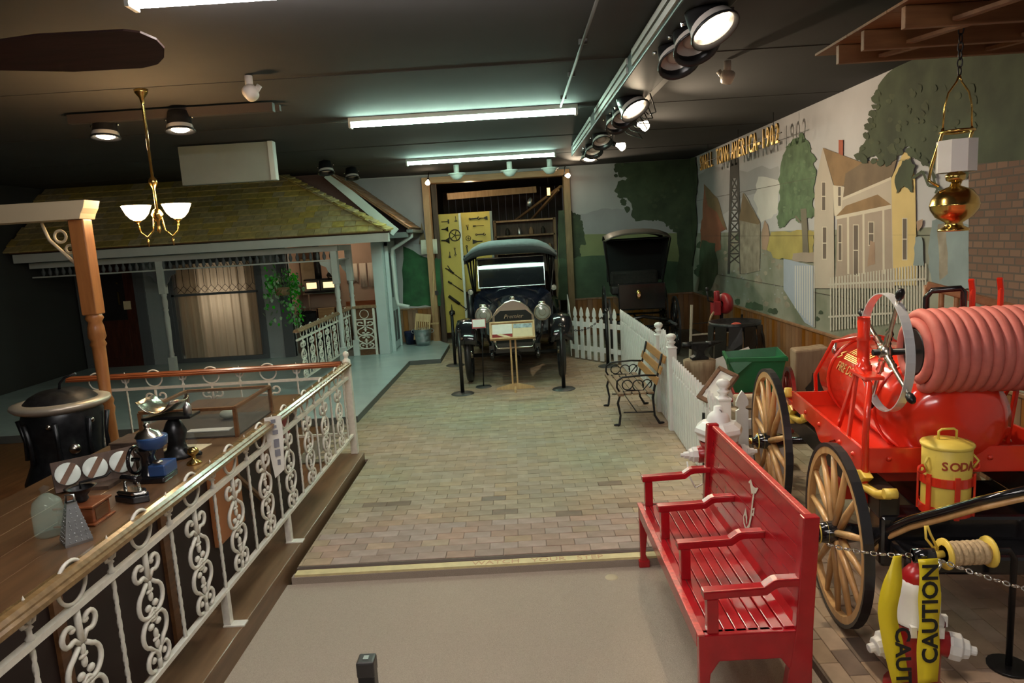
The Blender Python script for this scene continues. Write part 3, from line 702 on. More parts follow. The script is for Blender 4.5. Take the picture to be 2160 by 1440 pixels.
ring_me = MB().torus((0, 0, 0), .082, .008, (0, 1, 0), 26, 6)
RAILP = {}
def railing(name, label, loc, rz, L, first, sp, rail_m, iron_m, z0=0.0, h=1.02, panels=True, post0=False, post1=False, feet=()):
    t = thing(name, label, 'railing', (loc[0], loc[1], z0), rz, None)
    prof = [(-.048, 0), (-.048, .018), (-.036, .026), (-.036, .034), (-.022, .046), (0, .05), (.022, .046), (.036, .034), (.036, .026), (.048, .018), (.048, 0)]
    b = MB(); n = len(prof)
    b.add([(x, p[0], h-.05+p[1]) for x in (0, L) for p in prof], [(i, i+1, n+i+1, n+i) for i in range(n-1)]+[tuple(range(n)), tuple(range(2*n-1, n-1, -1)), (n-1, 0, n, 2*n-1)], 0, False).b('top_rail', rail_m, t)
    MB().box(0, L, -.012, .012, h-.058, h-.048).b('rail_strip', iron_m, t)
    MB().box(0, L, -.016, .016, .775, .80).b('middle_bar', iron_m, t); MB().box(0, L, -.016, .016, .19, .212).b('bottom_bar', iron_m, t)
    if iron_m not in RAILP:
        RAILP[iron_m] = None; src = {}
        for k, mb in (('ring', ring_me), ('scroll_panel', scroll_mesh()), ('twisted_picket', picket_mesh(.565)), ('fleur_finial', fleur_mesh())):
            o = mb.b(k, iron_m); src[k] = o.data; bpy.data.objects.remove(o)
        RAILP[iron_m] = src
    src = RAILP[iron_m]
    def put(k, x, z):
        o = bpy.data.objects.new(k, src[k]); col.objects.link(o); o.parent = t; o.location = (x, 0, z)
    x = first
    while x < L-.08:
        put('ring', x, .885)
        if panels: put('scroll_panel', x, .212)
        x += sp
    x = first-sp/2 if first > sp/2+.05 else first+sp/2
    while x < L-.06:
        put('fleur_finial', x, .80)
        if panels: put('twisted_picket', x, .212)
        x += sp
    for k, on in ((0, post0), (L, post1)):
        if on:
            p = MB().box(k-.035, k+.035, -.035, .035, .0, h-.05).b('post', iron_m, t, bev=.006)
            MB().lathe([(.036, h-.05), (.04, h-.03), (.04, h+.01), (.02, h+.025), (.016, h+.04), (.03, h+.06), (.028, h+.085), (.0, h+.105)], (k, 0, 0), n=12).b('finial', iron_m, p)
    for x in feet:
        MB().box(x-.02, x+.02, -.02, .02, .0, .20).box(x-.03, x+.03, -.02, .10, 0, .008).b('foot', iron_m, t)
    return t
# near rail on its wooden curb
curb = struct('trim_curb', MB().box(-1.98, -1.65, 1.2, 6.74, -.1, .08), wood('curb_wood', (.12, .066, .03), (.19, .11, .055), .45, 'y', 4, coat=.15), bev=.006)
railing('iron_railing', 'white cast-iron railing with golden wood handrail running along the aisle', (-1.74, 6.72, 0), -PI/2, 4.9, .44, .483, gold_wood, white_iron, .08, .95, feet=(2.05, 3.12), post0=True)
railing('iron_railing', 'white cast-iron railing with red-brown handrail crossing behind the showcase', (-1.80, 6.74, 0), PI, 2.75, .74, .575, red_wood, white_iron, .08, .95)
railing('iron_railing', 'pale iron railing with brown handrail receding along the porch', (-3.2, 12.93, 0), -PI/2, 3.2, .3, .44, old_wood, white_iron, .08, .95, post0=False)
# iron panel beside the blue house
t = thing('iron_screen', 'cream iron scroll panel with ring in front of brown boards', 'railing', (-2.93, 12.98, .08))
MB().box(-.2, .2, .03, .05, .0, .92).b('backing', brown_wood, t); MB().box(-.22, .24, -.03, .06, .9, .95).b('cap', old_wood, t, bev=.006)
for x in (-.2, .17): MB().box(x-.015, x+.025, -.02, .02, 0, .9).b('frame_post', white_iron, t)
for z in (.12, .68): MB().box(-.19, .19, -.012, .012, z, z+.018).b('frame_bar', white_iron, t)
o = bpy.data.objects.new('scroll_panel', RAILP[white_iron]['scroll_panel']); col.objects.link(o); o.parent = t; o.location = (-.01, 0, .135); o.scale = (1.5, 1, .97)
o = bpy.data.objects.new('ring', RAILP[white_iron]['ring']); col.objects.link(o); o.parent = t; o.location = (-.01, 0, .79)
# paper tag hanging from the near rail
t = thing('paper_label', 'long white paper label with grey print hanging over the handrail', 'label', tuple(at(577, 905, X=-1.70)))
LM = frame3((0, 0, .03), (.85, .5, 0), (.05, -.1, 1))
MB(LM).add([(-.055, .06, 0), (.055, .06, 0), (.06, -.06, .004), (.045, -.33, .012), (-.02, -.38, .012), (-.05, -.1, .005)], [(0, 5, 2, 1), (5, 4, 3, 2)]).b('sheet', paper, t, solid=.002)
pk = mat('grey_print', (.22, .23, .27), .7)
for x, y, w_, h_ in ((.0, .03, .03, .025), (.005, -.01, .028, .02), (.008, -.05, .035, .03), (.01, -.13, .035, .06), (.012, -.20, .035, .05), (.015, -.27, .02, .04)):
    MB(LM).box(x-w_/2, x+w_/2, y-h_/2, y+h_/2, .012, .0135).b('print_block', pk, t)
# ------------------------------------------------------------------ porch deck
dk = [(-2.07, 8.25), (-2.0, 12.06), (-1.45, 12.1), (-1.45, 13.8), (-1.75, 14.46), (-8.55, 14.46), (-8.55, 8.25)]
deck = struct('floor_porch', MB().prism(dk[::-1], -.02, .08, 'xy'), deck_grey)
ed = MB()
for (a, b) in zip(dk[:4], dk[1:4]): ed.bar((a[0], a[1], .03), (b[0], b[1], .03), .014, .096)
ed.bar((-8.5, 8.25, .03), (-2.07, 8.25, .03), .014, .096).b('deck_edge', deck_edge, deck)
# ------------------------------------------------------------------ porch: columns, beam, frieze, roof
COLP = [(.055, .0), (.055, .30), (.04, .33), (.048, .36), (.035, .40), (.045, .80), (.048, 1.0), (.035, 1.12), (.05, 1.15), (.035, 1.18), (.045, 1.22), (.05, 1.30), (.038, 1.38), (.052, 1.42), (.04, 1.45)]
def porch_col(x, y, label):
    t = thing('porch_column', label, 'column', (x, y, .08), 0, None)
    MB().lathe(COLP[1:], n=16).b('turned_shaft', porch_white, t)
    MB().box(-.058, .058, -.058, .058, 0, .31).b('base_block', porch_white, t, bev=.006)
    MB().box(-.058, .058, -.058, .058, 1.44, 2.03).b('top_block', porch_white, t, bev=.006)
    for s in (-1, 1):
        if x > -4 and s > 0: continue
        q = [(s*.058, 1.55), (s*.09, 1.62), (s*.13, 1.66), (s*.16, 1.74), (s*.25, 1.78), (s*.27, 1.84), (s*.058, 1.84)]
        MB().prism(q if s > 0 else q[::-1], -.012, .012, 'xz').b('scroll_bracket', house_trim if x < -4 else porch_white, t, bev=.004)
    return t
porch_col(-6.24, 12.1, 'grey turned porch column left of the lace curtain window')
porch_col(-3.17, 12.1, 'pale turned porch column at the front porch corner')
porch_col(-3.14, 13.0, 'pale turned porch column behind the corner one')
t = thing('porch_roof', 'shingled hipped porch roof with pale fascia board and spindle frieze', 'roof', (-5.2, 12.2, 2.1))
MB().box(-8.5, -3.09, 12.04, 12.16, 2.09, 2.19).b('front_beam', porch_white, t, world=True, bev=.006)
MB().box(-3.2, -3.08, 12.16, 13.05, 2.09, 2.19).b('side_beam', porch_white, t, world=True, bev=.006)
MB().box(-8.5, -3.1, 12.08, 12.11, 1.925, 1.95).b('frieze_rail', porch_white, t, world=True)
MB().box(-3.16, -3.12, 12.16, 13.0, 1.925, 1.95).b('frieze_rail', porch_white, t, world=True)
sp = MB().lathe([(.012, .0), (.03, .035), (.034, .07), (.02, .11), (.012, .14)], n=8).b('spindle', house_trim, t)
for k in range(44):
    o = sp if k == 0 else inst(sp, (0, 0, 0), None, t); o.location = (-8.3+.118*k+5.2, 12.095-12.2, 1.95-2.1)
MB().box(-8.5, -2.12, 11.68, 11.73, 2.20, 2.345).b('fascia', porch_white, t, world=True, bev=.004)
MB().add([(-2.12, 11.7, 2.20), (-2.12, 11.7, 2.345), (-2.35, 12.95, 2.345), (-2.35, 12.95, 2.20)], [(0, 1, 2, 3)]).b('side_fascia', porch_white, t, world=True, solid=.04)
MB().add([(-8.5, 11.7, 2.205), (-2.14, 11.7, 2.205), (-2.36, 12.95, 2.205), (-8.5, 13.3, 2.205)], [(0, 1, 2, 3)]).b('soffit', house_grey, t, world=True)
r0, r1, r2 = Vector((-2.08, 11.62, 2.37)), Vector((-4.1, 12.8, 3.47)), Vector((-2.3, 12.95, 2.37))
MB().add([(-8.5, 11.62, 2.365), (-2.08, 11.62, 2.365), tuple(r1), (-8.5, 12.8, 3.47)], [(0, 1, 2, 3)]).add([tuple(r0), tuple(r2), tuple(r1)], [(0, 1, 2)]).b('roof_deck', brown_wood, t, world=True, solid=.02)
shing = mat('roof_shingle', (.43, .35, .14), .8, var=.15, scale=14, bump=.2, rnd=.16)
upv = (Vector((0, 12.8, 3.47))-Vector((0, 11.62, 2.37))).normalized(); nrm = Vector((1, 0, 0)).cross(upv).normalized()
SL = 1.613; ROW = 11; ex = SL/ROW
sm_ = MB().add([(-.128, 0, 0), (.128, 0, 0), (.128, 0, .2), (-.128, 0, .2), (-.127, -.028, 0), (.127, -.028, 0), (.127, -.004, .2), (-.127, -.004, .2)],
               [(0, 1, 2, 3), (7, 6, 5, 4), (0, 4, 5, 1), (1, 5, 6, 2), (3, 2, 6, 7), (0, 3, 7, 4)])
sh0 = sm_.b('shingle', shing, t)
MR = Matrix((Vector((1, 0, 0)), -nrm, upv)).transposed()
eu = MR.to_euler(); cnt = 0
for r in range(ROW):
    f = (r+.02)/ROW; xe = -2.08+(-4.1+2.08)*f; x = xe-.10
    base = Vector((0, 11.62, 2.37))+upv*(f*SL)+nrm*.006
    while x > -8.45:
        o = sh0 if cnt == 0 else inst(sh0, (0, 0, 0), None, t); cnt += 1
        w_ = random.uniform(.19, .31)
        o.location = (x-w_/2+5.2, base.y-12.2, base.z-2.1); o.rotation_euler = eu; o.scale = (w_/.262, 1, 1)
        x -= w_
# side slope and hip shingles
su = (r1-(r0+r2)/2); sl = su.length; su.normalize(); sx_ = (r2-r0).normalized(); sn = sx_.cross(su).normalized()
if sn.x < 0: sn = -sn
MS = Matrix((sx_, -sn, su)).transposed()
for r in range(12):
    f = r/12; a = r0+(r1-r0)*f; b_ = r2+(r1-r2)*f; L = (b_-a).length; k = 0
    while k*.26 < L-.05:
        o = inst(sh0, tuple(a+sx_*(k*.26+.12)+sn*.01-Vector((-5.2, 12.2, 2.1))), MS.to_euler(), t); k += 1
hip = (r1-r0).normalized(); hn = (nrm+sn).normalized(); hx = hip.cross(hn).normalized()
MH = Matrix((hx, -hn, hip)).transposed()
for r in range(16): o = inst(sh0, tuple(r0+(r1-r0)*(r/16)+hn*.012-Vector((-5.2, 12.2, 2.1))), MH.to_euler(), t); o.scale = (.7, 1.2, 1)
# boxed white bulkhead hung above the roof
t = thing('hung_bulkhead', 'pale boxed panel hung from the ceiling above the porch roof', 'panel', (-3.45, 8.9, 3.02))
MB().box(-4.12, -2.98, 8.8, 8.9, 3.03, 3.50).b('panel', concrete, t, world=True, bev=.004); MB().box(-3.0, -2.93, 8.78, 8.9, 3.03, 3.505).b('corner_trim', porch_white, t, world=True, bev=.01)
# ------------------------------------------------------------------ grey house front
YH = 13.3
house = thing('grey_house', 'grey clapboard house front with lace curtain window under the porch', 'house', (-6.3, YH, .08))
W = lambda mb, n, m, **k: mb.b(n, m, house, world=True, **k)
W(MB().box(-8.55, -7.25, YH+.06, YH+.16, .08, 2.9).box(-7.3, -6.74, YH+.03, YH+.16, .08, 2.9).box(-4.98, -4.42, YH+.03, YH+.16, .08, 2.9).box(-6.74, -4.98, YH+.03, YH+.16, 2.05, 2.9), 'wall_sheathing', house_grey)
cb0 = MB().add([(-.5, -.0, 0), (.5, -.0, 0), (.5, 0, .115), (-.5, 0, .115), (-.5, -.022, 0), (.5, -.022, 0), (.5, -.006, .115), (-.5, -.006, .115)], [(0, 1, 5, 4), (4, 5, 6, 7), (0, 4, 7, 3), (1, 2, 6, 5), (3, 7, 6, 2)]).b('clapboard', house_grey, house)
first = True
for x0, x1 in ((-7.22, -6.78), (-4.94, -4.62)):
    for k in range(20):
        o = cb0 if first else inst(cb0, (0, 0, 0), None, house); first = False
        o.location = ((x0+x1)/2+6.3, .03, .0+.11*k); o.scale = (x1-x0, 1, 1)
for x0, x1 in ((-7.36, -7.22), (-4.62, -4.42), (-5.02, -4.93), (-6.80, -6.72)): W(MB().box(x0, x1, YH-.02, YH+.1, .08, 2.15), 'corner_board', house_trim, bev=.004)
W(MB().box(-6.72, -5.02, YH-.01, YH+.05, 2.0, 2.1).box(-6.72, -5.02, YH-.01, YH+.05, 1.385, 1.43).box(-6.74, -6.66, YH-.01, YH+.06, .1, 2.05).box(-5.06, -4.98, YH-.01, YH+.06, .1, 2.05).box(-6.74, -4.98, YH-.03, YH+.06, .08, .16), 'window_frame', house_trim, bev=.004)
cur = mat('lace_curtain', (.62, .53, .40), .9, var=.12, scale=3, stretch=(3, 1, .12))
nt = cur.node_tree; bs = nt.nodes['Principled BSDF']; tr = nt.nodes.new('ShaderNodeBsdfTranslucent'); mx = nt.nodes.new('ShaderNodeMixShader'); mx.inputs[0].default_value = .45
tr.inputs[0].default_value = (.62, .54, .42, 1); nt.links.new(bs.outputs[0], mx.inputs[1]); nt.links.new(tr.outputs[0], mx.inputs[2]); nt.links.new(mx.outputs[0], nt.nodes['Material Output'].inputs[0])
def curtain(x0, x1, z0, z1, y, amp, n=90):
    vs = []; fs = []
    for i in range(n+1):
        x = x0+(x1-x0)*i/n; d = amp*(math.sin(i*.62)+.5*math.sin(i*.23+1)+.4*math.sin(i*1.4))
        vs += [(x, y+d, z0), (x, y+d*.6, z1)]
    return MB().add(vs, [(2*i, 2*i+2, 2*i+3, 2*i+1) for i in range(n)], 0, True)
cu = W(curtain(-6.68, -5.04, .12, 2.02, YH+.22, .028), 'curtain', cur)
W(curtain(-6.68, -6.30, .12, 2.02, YH+.17, .018, 24), 'curtain', cur); W(curtain(-5.3, -5.04, .12, 2.02, YH+.17, .018, 24), 'curtain', cur)
W(MB().box(-6.66, -5.06, YH+.02, YH+.026, .16, 1.39), 'pane', glass); W(MB().box(-6.66, -5.06, YH+.02, YH+.026, 1.43, 2.0), 'transom_pane', glass)
lead = MB(); zt, zb = 1.99, 1.44
for k in range(12):
    xc = -6.6+.135*k; w_ = .0675
    lead.bar((xc, YH+.015, zb+.14), (xc, YH+.015, zt-.10), .009, .006)
    for s in (-1, 1):
        lead.bar((xc, YH+.015, zt-.10), (xc+s*w_, YH+.015, zt-.0), .009, .006); lead.bar((xc, YH+.015, zb+.14), (xc+s*w_*2, YH+.015, zb), .009, .006)
W(lead, 'lead_lattice', iron)
dr = W(MB().box(-8.4, -7.42, YH+.0, YH+.06, .08, 2.1), 'front_door', wood('dark_door', (.045, .012, .008), (.08, .022, .012), .35, 'z', 5))
MB().box(-8.2, -7.62, YH-.008, YH, 1.0, 1.9).b('door_glass', mat('dark_glass', (.02, .018, .018), .1), dr, world=True)
MB().box(-8.2, -7.62, YH-.012, YH, .25, .85).b('door_panel', MATS['dark_door'], dr, world=True, bev=.01)
W(MB().cyl((-7.72, YH-.03, 1.72), (-7.72, YH-.05, 1.72), .02, n=10).box(-7.735, -7.705, YH-.05, YH-.03, 1.3, 1.55), 'door_bell', brass)
W(MB().box(-7.66, -7.52, YH-.02, YH-.01, 1.2, 1.36), 'door_notice', paper_cream)
W(MB().box(-8.55, -8.4, YH, YH+.1, .08, 2.1).box(-7.42, -7.36, YH-.015, YH+.08, .08, 2.15), 'door_frame', house_trim)
# room behind the curtain so the lamp inside glows through it
W(MB().box(-6.9, -4.9, 14.2, 14.3, .1, 2.6), 'parlour_wall', mat('parlour_paper', (.45, .34, .22), .8))
lamp('parlour_light', 'POINT', (-5.9, 14.0, 1.3), 11, (1, .88, .72), house, None, .2).location = (.4, .7, 1.2)
# hanging ivy basket
t = thing('hanging_ivy', 'green ivy in a basket hung at the house corner under the porch', 'plant', (-4.18, 12.25, 1.05))
b = MB()
for k in range(560):
    u = random.random(); a = random.uniform(0, 2*PI)
    if u < .72: rr = .30*math.sqrt(random.random()); z = .52+random.gauss(0, .11); x, y = rr*math.cos(a), rr*.6*math.sin(a)
    else: z = random.uniform(-.25, .5); x = random.choice((-.26, .16, .24, .05))+random.gauss(0, .06); y = random.gauss(0, .08)
    s = random.uniform(.022, .045); M = Matrix.Translation((x, y, z)) @ Matrix.Rotation(a, 4, 'Z') @ Matrix.Rotation(random.uniform(-.9, 1.2), 4, 'X')
    MBT = [M @ Vector(p) for p in ((0, 0, s), (s*.8, 0, s*.3), (s*.35, .01, -s), (-s*.35, .01, -s), (-s*.8, 0, s*.3))]
    b.add(MBT, [(0, 1, 2, 3, 4)])
b.b('foliage', leaf_m, t)
MB().lathe([(.02, .30), (.12, .32), (.16, .46), (.15, .46)], n=14).b('basket', old_wood, t)
MB().cyl((0, 0, .5), (0, 0, 1.15), .005, n=6).b('hanger', iron, t)
# ------------------------------------------------------------------ kitchen seen past the porch
kit = struct('wall_kitchen', MB().box(-4.6, -2.62, 14.38, 14.46, .08, 2.5).box(-4.6, -4.5, 13.46, 14.4, .08, 2.5).box(-4.6, -2.6, 13.4, 14.4, 2.45, 2.5), mat('kitchen_wall', (.40, .27, .20), .8, var=.06, scale=3))
MB().box(-3.6, -2.63, 14.33, 14.385, .85, 1.02).b('wall_band', red_wood, kit)
t = thing('kitchen_stove', 'black kitchen stove with chrome warming shelf and glowing glass', 'stove', (-4.02, 13.95, .08))
MB().box(-.36, .36, -.25, .3, .12, .82).b('body', stove_iron, t, bev=.02); MB().box(-.42, .42, -.3, .32, .82, .86).b('hob', black_gloss, t, bev=.01)
MB().box(-.34, .36, .1, .3, 1.18, 1.46).b('warming_oven', stove_iron, t, bev=.015)
for x0, x1 in ((-.32, -.02), (.02, .34)):
    f = MB().box(x0, x1, .07, .1, 1.22, 1.43).b('warming_door', chrome, t, bev=.006)
    MB().box(x0+.05, x1-.05, .062, .072, 1.27, 1.39).b('glow_pane', mat('mica_glow', (.8, .55, .3), .4, emit=1.2, ecol=(1, .62, .3)), f)
MB().box(-.36, .38, .05, .3, 1.155, 1.18).b('shelf_trim', chrome, t, bev=.005); MB().cyl((-.05, .2, 1.46), (-.05, .2, 2.35), .07, n=14).b('flue_pipe', stove_iron, t)
for s in (-1, 1): MB().bar((s*.3, .25, .86), (s*.3, .25, 1.2), .03, .03).b('shelf_post', chrome, t)
for s in (-1, 1):
    for q in (-.2, .25): MB().lathe([(.03, 0), (.02, .04), (.035, .12)], (s*.3, q, 0), n=8).b('leg', iron, t)
tag(MB().lathe([(.0, 0), (.11, .0), (.14, .06), (.10, .12), (.03, .14), (.0, .16)], (-3.75, 14.1, 1.545), n=16).tube([(-3.85, 14.1, 1.66), (-3.75, 14.1, 1.75), (-3.65, 14.1, 1.66)], .008, 6).b('kettle', stove_iron), 'dark round kettle on top of the kitchen stove', 'kettle')
tag(MB().box(-4.47, -4.18, 14.33, 14.37, 1.42, 1.95).b('wall_chart', paper_cream, bev=.004), 'cream rectangular chart on the kitchen wall behind the ivy', 'chart')
for x, w_, z0, lb in ((-3.42, .24, 1.42, 'pale scalloped cloth hung on the kitchen wall behind the porch columns'), (-3.02, .14, 1.30, 'pale towel nearer the blue house on the kitchen wall'), (-3.19, .14, 1.30, 'pale towel between porch column and the other towel')):
    b = MB(); vs = []; n = 8
    for i in range(n+1): vs += [(x-w_/2+w_*i/n, 14.35+.008*math.sin(i*1.7), z0-.03*math.cos(i*PI/2)*(w_ > .2)), (x-w_/2+w_*i/n, 14.355, 1.80)]
    tag(b.add(vs, [(2*i, 2*i+2, 2*i+3, 2*i+1) for i in range(n)], 0, True).b('towel', mat('towel_cloth', (.62, .52, .42), .9), solid=.006), lb, 'towel')
t = thing('kitchen_table', 'brown kitchen table with a plank top beside the porch railing', 'table', (-3.16, 13.95, .08))
MB().box(-.42, .45, -.2, .28, .82, .86).b('table_top', old_wood, t, bev=.005)
for s in (-.36, .38):
    for q in (-.15, .22): MB().box(s-.025, s+.025, q-.025, q+.025, 0, .82).b('leg', old_wood, t)
t = thing('kitchen_chair', 'brown wooden chair beside the kitchen stove', 'chair', (-3.82, 13.42, .08))
MB().box(-.2, .2, -.2, .2, .43, .46).b('seat', red_wood, t, bev=.005); MB().box(-.2, .2, .17, .2, .62, .9).b('backrest', wood('chair_back', (.30, .15, .06), (.40, .22, .10), .5, 'x', 5), t, bev=.01)
for s in (-1, 1):
    MB().box(s*.18-.015, s*.18+.015, -.19, -.16, 0, .43).b('leg', red_wood, t); MB().box(s*.18-.015, s*.18+.015, .17, .2, 0, .9).b('leg', red_wood, t)
lamp('kitchen_light', 'POINT', (-3.5, 13.7, 2.35), 8, (1, .80, .56), None, None, .08)
tag(MB().lathe([(.03, .1), (.04, .08), (.09, .02), (.10, .0)], (-3.5, 13.7, 2.36), n=14).b('kitchen_lamp', fixt), 'small ceiling lamp in the kitchen behind the porch', 'lamp')
# ------------------------------------------------------------------ blue house with gable
bh = thing('blue_house', 'pale blue clapboard house corner with gable roof and white rake board', 'house', (-2.6, 13.0, .08))
W = lambda mb, n, m, **k: mb.b(n, m, bh, world=True, **k)
W(MB().box(-2.70, -2.5, 12.97, 13.12, .08, 2.36), 'corner_board', house_blue, bev=.006)
W(MB().box(-2.7, -2.52, 13.1, 14.46, .08, 2.5), 'side_sheathing', house_blue)
cbm = MB().add([(0, 0, 0), (0, .36, 0), (0, .36, .115), (0, 0, .115), (.024, 0, 0), (.024, .36, 0), (.006, .36, .115), (.006, 0, .115)], [(0, 4, 5, 1), (4, 7, 6, 5), (0, 3, 7, 4), (1, 5, 6, 2), (3, 2, 6, 7)])
cb2 = cbm.b('clapboard', house_blue, bh)
for k in range(40):
    o = cb2 if k == 0 else inst(cb2, (0, 0, 0), None, bh)
    o.location = (.08, (.12 if k < 20 else 1.02), .01+.115*(k % 20)); o.scale = (1, .28 if k < 20 else 1.2, 1)
dr = W(MB().box(-2.5, -2.46, 13.28, 13.98, .1, 2.12), 'side_door', house_blue, bev=.004)
for y0, y1 in ((13.36, 13.58), (13.68, 13.90)):
    for z0, z1 in ((.25, .85), (1.12, 1.98)): MB().box(-2.462, -2.452, y0, y1, z0, z1).b('door_panel', house_trim, dr, world=True)
W(MB().box(-2.5, -2.43, 13.22, 13.29, .08, 2.2).box(-2.5, -2.43, 13.97, 14.04, .08, 2.2).box(-2.5, -2.43, 13.22, 14.04, 2.12, 2.22), 'door_casing', house_blue, bev=.004)
W(MB().prism([(-4.45, 2.3), (-2.35, 2.3), (-2.2, 2.42), (-3.32, 3.5), (-4.45, 3.5)], 13.04, 13.08), 'gable_wall', mat('gable_red_brown', (.11, .05, .04), .7, var=.15, scale=4))
W(MB().bar((-3.38, 12.96, 3.49), (-2.2, 12.96, 2.36), .05, .16, (0, 1, 0) if False else (1, 0, 1)), 'rake_board', porch_white, bev=.004)
rs = mat('gable_shingle', (.22, .12, .06), .8, var=.25, scale=12, bump=.2, rnd=.2)
W(MB().add([(-3.36, 12.93, 3.52), (-1.95, 12.93, 2.42), (-1.95, 14.48, 2.42), (-3.36, 14.48, 3.52)], [(0, 1, 2, 3)]), 'gable_roof_deck', brown_wood, solid=.03)
gu = Vector((-3.36+1.95, 0, 1.1)).normalized(); gn = Vector((1.1, 0, 1.41)).normalized()
g0 = MB().add([(0, -.095, 0), (0, .095, 0), (0, .095, .2), (0, -.095, .2), (.014, -.095, 0), (.014, .095, 0), (.003, .095, .2), (.003, -.095, .2)], [(0, 1, 5, 4), (4, 5, 6, 7), (0, 4, 7, 3), (1, 2, 6, 5), (3, 7, 6, 2)]).b('shingle', rs, bh)
MG = Matrix((gn, Vector((0, 1, 0)), gu)).transposed().to_euler(); k = 0
for r in range(11):
    for c_ in range(8):
        o = g0 if k == 0 else inst(g0, (0, 0, 0), None, bh); k += 1
        p = Vector((-1.95, 13.03+.195*c_-(.1 if r % 2 else 0)*0, 2.42))+gu*(.155*r)+gn*.02
        o.location = p-Vector((-2.6, 13.0, .08)); o.rotation_euler = MG
W(MB().box(-2.0, -1.88, 12.92, 14.46, 2.34, 2.40), 'gutter', deck_edge, bev=.01); W(MB().box(-2.5, -1.98, 12.95, 14.46, 2.26, 2.36), 'eave_soffit', deck_edge)
W(MB().tube([(-1.95, 13.2, 2.36), (-1.95, 13.2, 2.28), (-2.2, 13.3, 2.14), (-2.36, 13.35, 2.06), (-2.38, 13.35, 1.95), (-2.36, 13.35, 1.1), (-2.34, 13.35, .98), (-2.12, 13.3, .93)], .036, 10), 'downspout', porch_white)
# wash things on the deck
t = thing('wash_tub', 'galvanised wash tub with ribbed bands on the grey deck', 'tub', (-1.98, 13.85, .08))
MB().lathe([(.0, .01), (.13, .01), (.135, .0), (.15, .08), (.155, .09), (.152, .10), (.165, .19), (.17, .20), (.167, .21), (.185, .32), (.195, .33), (.185, .34), (.175, .32), (.14, .03)], n=24).b('tub_body', tin, t)
for s in (-1, 1): MB().torus((s*.19, 0, .29), .035, .007, (0, 1, 0), 12, 5).b('handle', tin, t)
t = thing('washboard', 'pale wooden washboard with slats standing in the wash tub', 'washboard', (-2.0, 13.86, .3))
TM = Matrix.Rotation(R(-8), 4, 'X') @ Matrix.Rotation(R(8), 4, 'Y')
for s in (-1, 1): MB(TM).box(s*.14-.015, s*.14+.015, -.015, .015, -.12, .42).b('side_rail', pine, t)
MB(TM).box(-.14, .14, -.012, .012, .26, .42).b('head_board', pine, t, bev=.004)
for k in range(6): MB(TM).box(-.115+.04*k, -.095+.04*k, -.008, .008, -.08, .26).b('slat', pine, t)
tag(MB().cyl((-1.78, 14.1, .5), (-1.72, 14.3, 1.55), .012, n=8).box(-1.9, -1.66, 14.05, 14.1, .47, .5).b('mop_handle', pine), 'thin wooden broom handle leaning at the barn jamb', 'handle')
t = thing('enamel_bucket', 'dark blue enamel bucket beside the wash tub', 'bucket', (-2.27, 14.12, .08))
MB().lathe([(.0, .01), (.10, .01), (.105, 0), (.14, .26), (.145, .265), (.135, .26), (.1, .02)], n=20).b('bucket_body', mat('blue_enamel', (.015, .02, .07), .25), t)
MB().torus((0, 0, .25), .14, .004, (0, 1, 0), 14, 5, a0=0, a1=PI).b('bail', steel, t)
t = thing('hanging_cloth', 'small white cloth hooked behind the left barn jamb', 'cloth', (-1.78, 14.38, 1.9))
b = MB(); vs = []
for i in range(11): vs += [(-.17+.034*i, .02*math.sin(i*1.1)-.02, .0), (-.17+.034*i, .01*math.sin(i*1.1), .30)]
b.add(vs, [(2*i, 2*i+2, 2*i+3, 2*i+1) for i in range(10)], 0, True).b('cloth', mat('cream_cloth', (.66, .64, .52), .9), t, solid=.006)
MB().tube([(0, .02, .30), (-.01, .0, .38), (.03, 0, .42), (.05, .03, .38)], .006, 6).b('hook', iron, t)
# ------------------------------------------------------------------ old touring car in the doorway
t = thing('antique_car', 'dark blue antique touring car with grey canvas top standing in the barn doorway', 'car', (-.09, 12.0, 0))
C = lambda mb, n, m, parent=None, **k: mb.b(n, m, parent or t, **k)   # local: x right, y back (0 = Y 12), z up
yf = -1.66   # front axle
def wheel_mesh(r, tyre, rim_m=None, n=32): pass
def car_wheel(x, y, r=.42):
    w_ = C(MB().torus((x, y, r), r-.05, .05, (1, 0, 0), 32, 10), 'tyre', rubber)
    MB().torus((x, y, r), r-.10, .018, (1, 0, 0), 28, 6).b('rim', car_blue, w_)
    for k in range(12):
        a = 2*PI*k/12; MB().cyl((x, y+.05*math.cos(a), r+.05*math.sin(a)), (x, y+(r-.1)*math.cos(a), r+(r-.1)*math.sin(a)), .016, n=6).b('spoke', spoke_wood if False else car_blue, w_)
    MB().cyl((x-.06, y, r), (x+.06, y, r), .06, n=14).b('hub', nickel, w_)
for s in (-1, 1): car_wheel(s*.70, yf); car_wheel(s*.70, 1.5)
C(MB().cyl((-.66, yf, .40), (.66, yf, .40), .03, n=8).cyl((-.66, 1.5, .42), (.66, 1.5, .42), .04, n=8), 'axle', black_metal)
C(MB().box(-.38, -.30, -1.95, 2.2, .48, .58).box(.30, .38, -1.95, 2.2, .48, .58).tube([(-.34, -1.7, .53), (-.34, -1.95, .50), (-.34, -2.05, .42)], .03, 8).tube([(.34, -1.7, .53), (.34, -1.95, .50), (.34, -2.05, .42)], .03, 8), 'chassis_rail', black_gloss)
for s in (-1, 1): C(MB().tube([(s*.34, -2.0, .44), (s*.34, -1.85, .36), (s*.34, yf, .34), (s*.34, -1.4, .38), (s*.34, -1.2, .46)], .022, 6), 'leaf_spring', black_metal)
arch = lambda w_, zt, zb, sh: [(-w_, zb+.06), (-w_+.06, zb), (w_-.06, zb), (w_, zb+.06), (w_, sh), (w_*.72, sh+(zt-sh)*.52), (w_*.36, zt-.035), (.0, zt), (-w_*.36, zt-.035), (-w_*.72, sh+(zt-sh)*.52), (-w_, sh)]
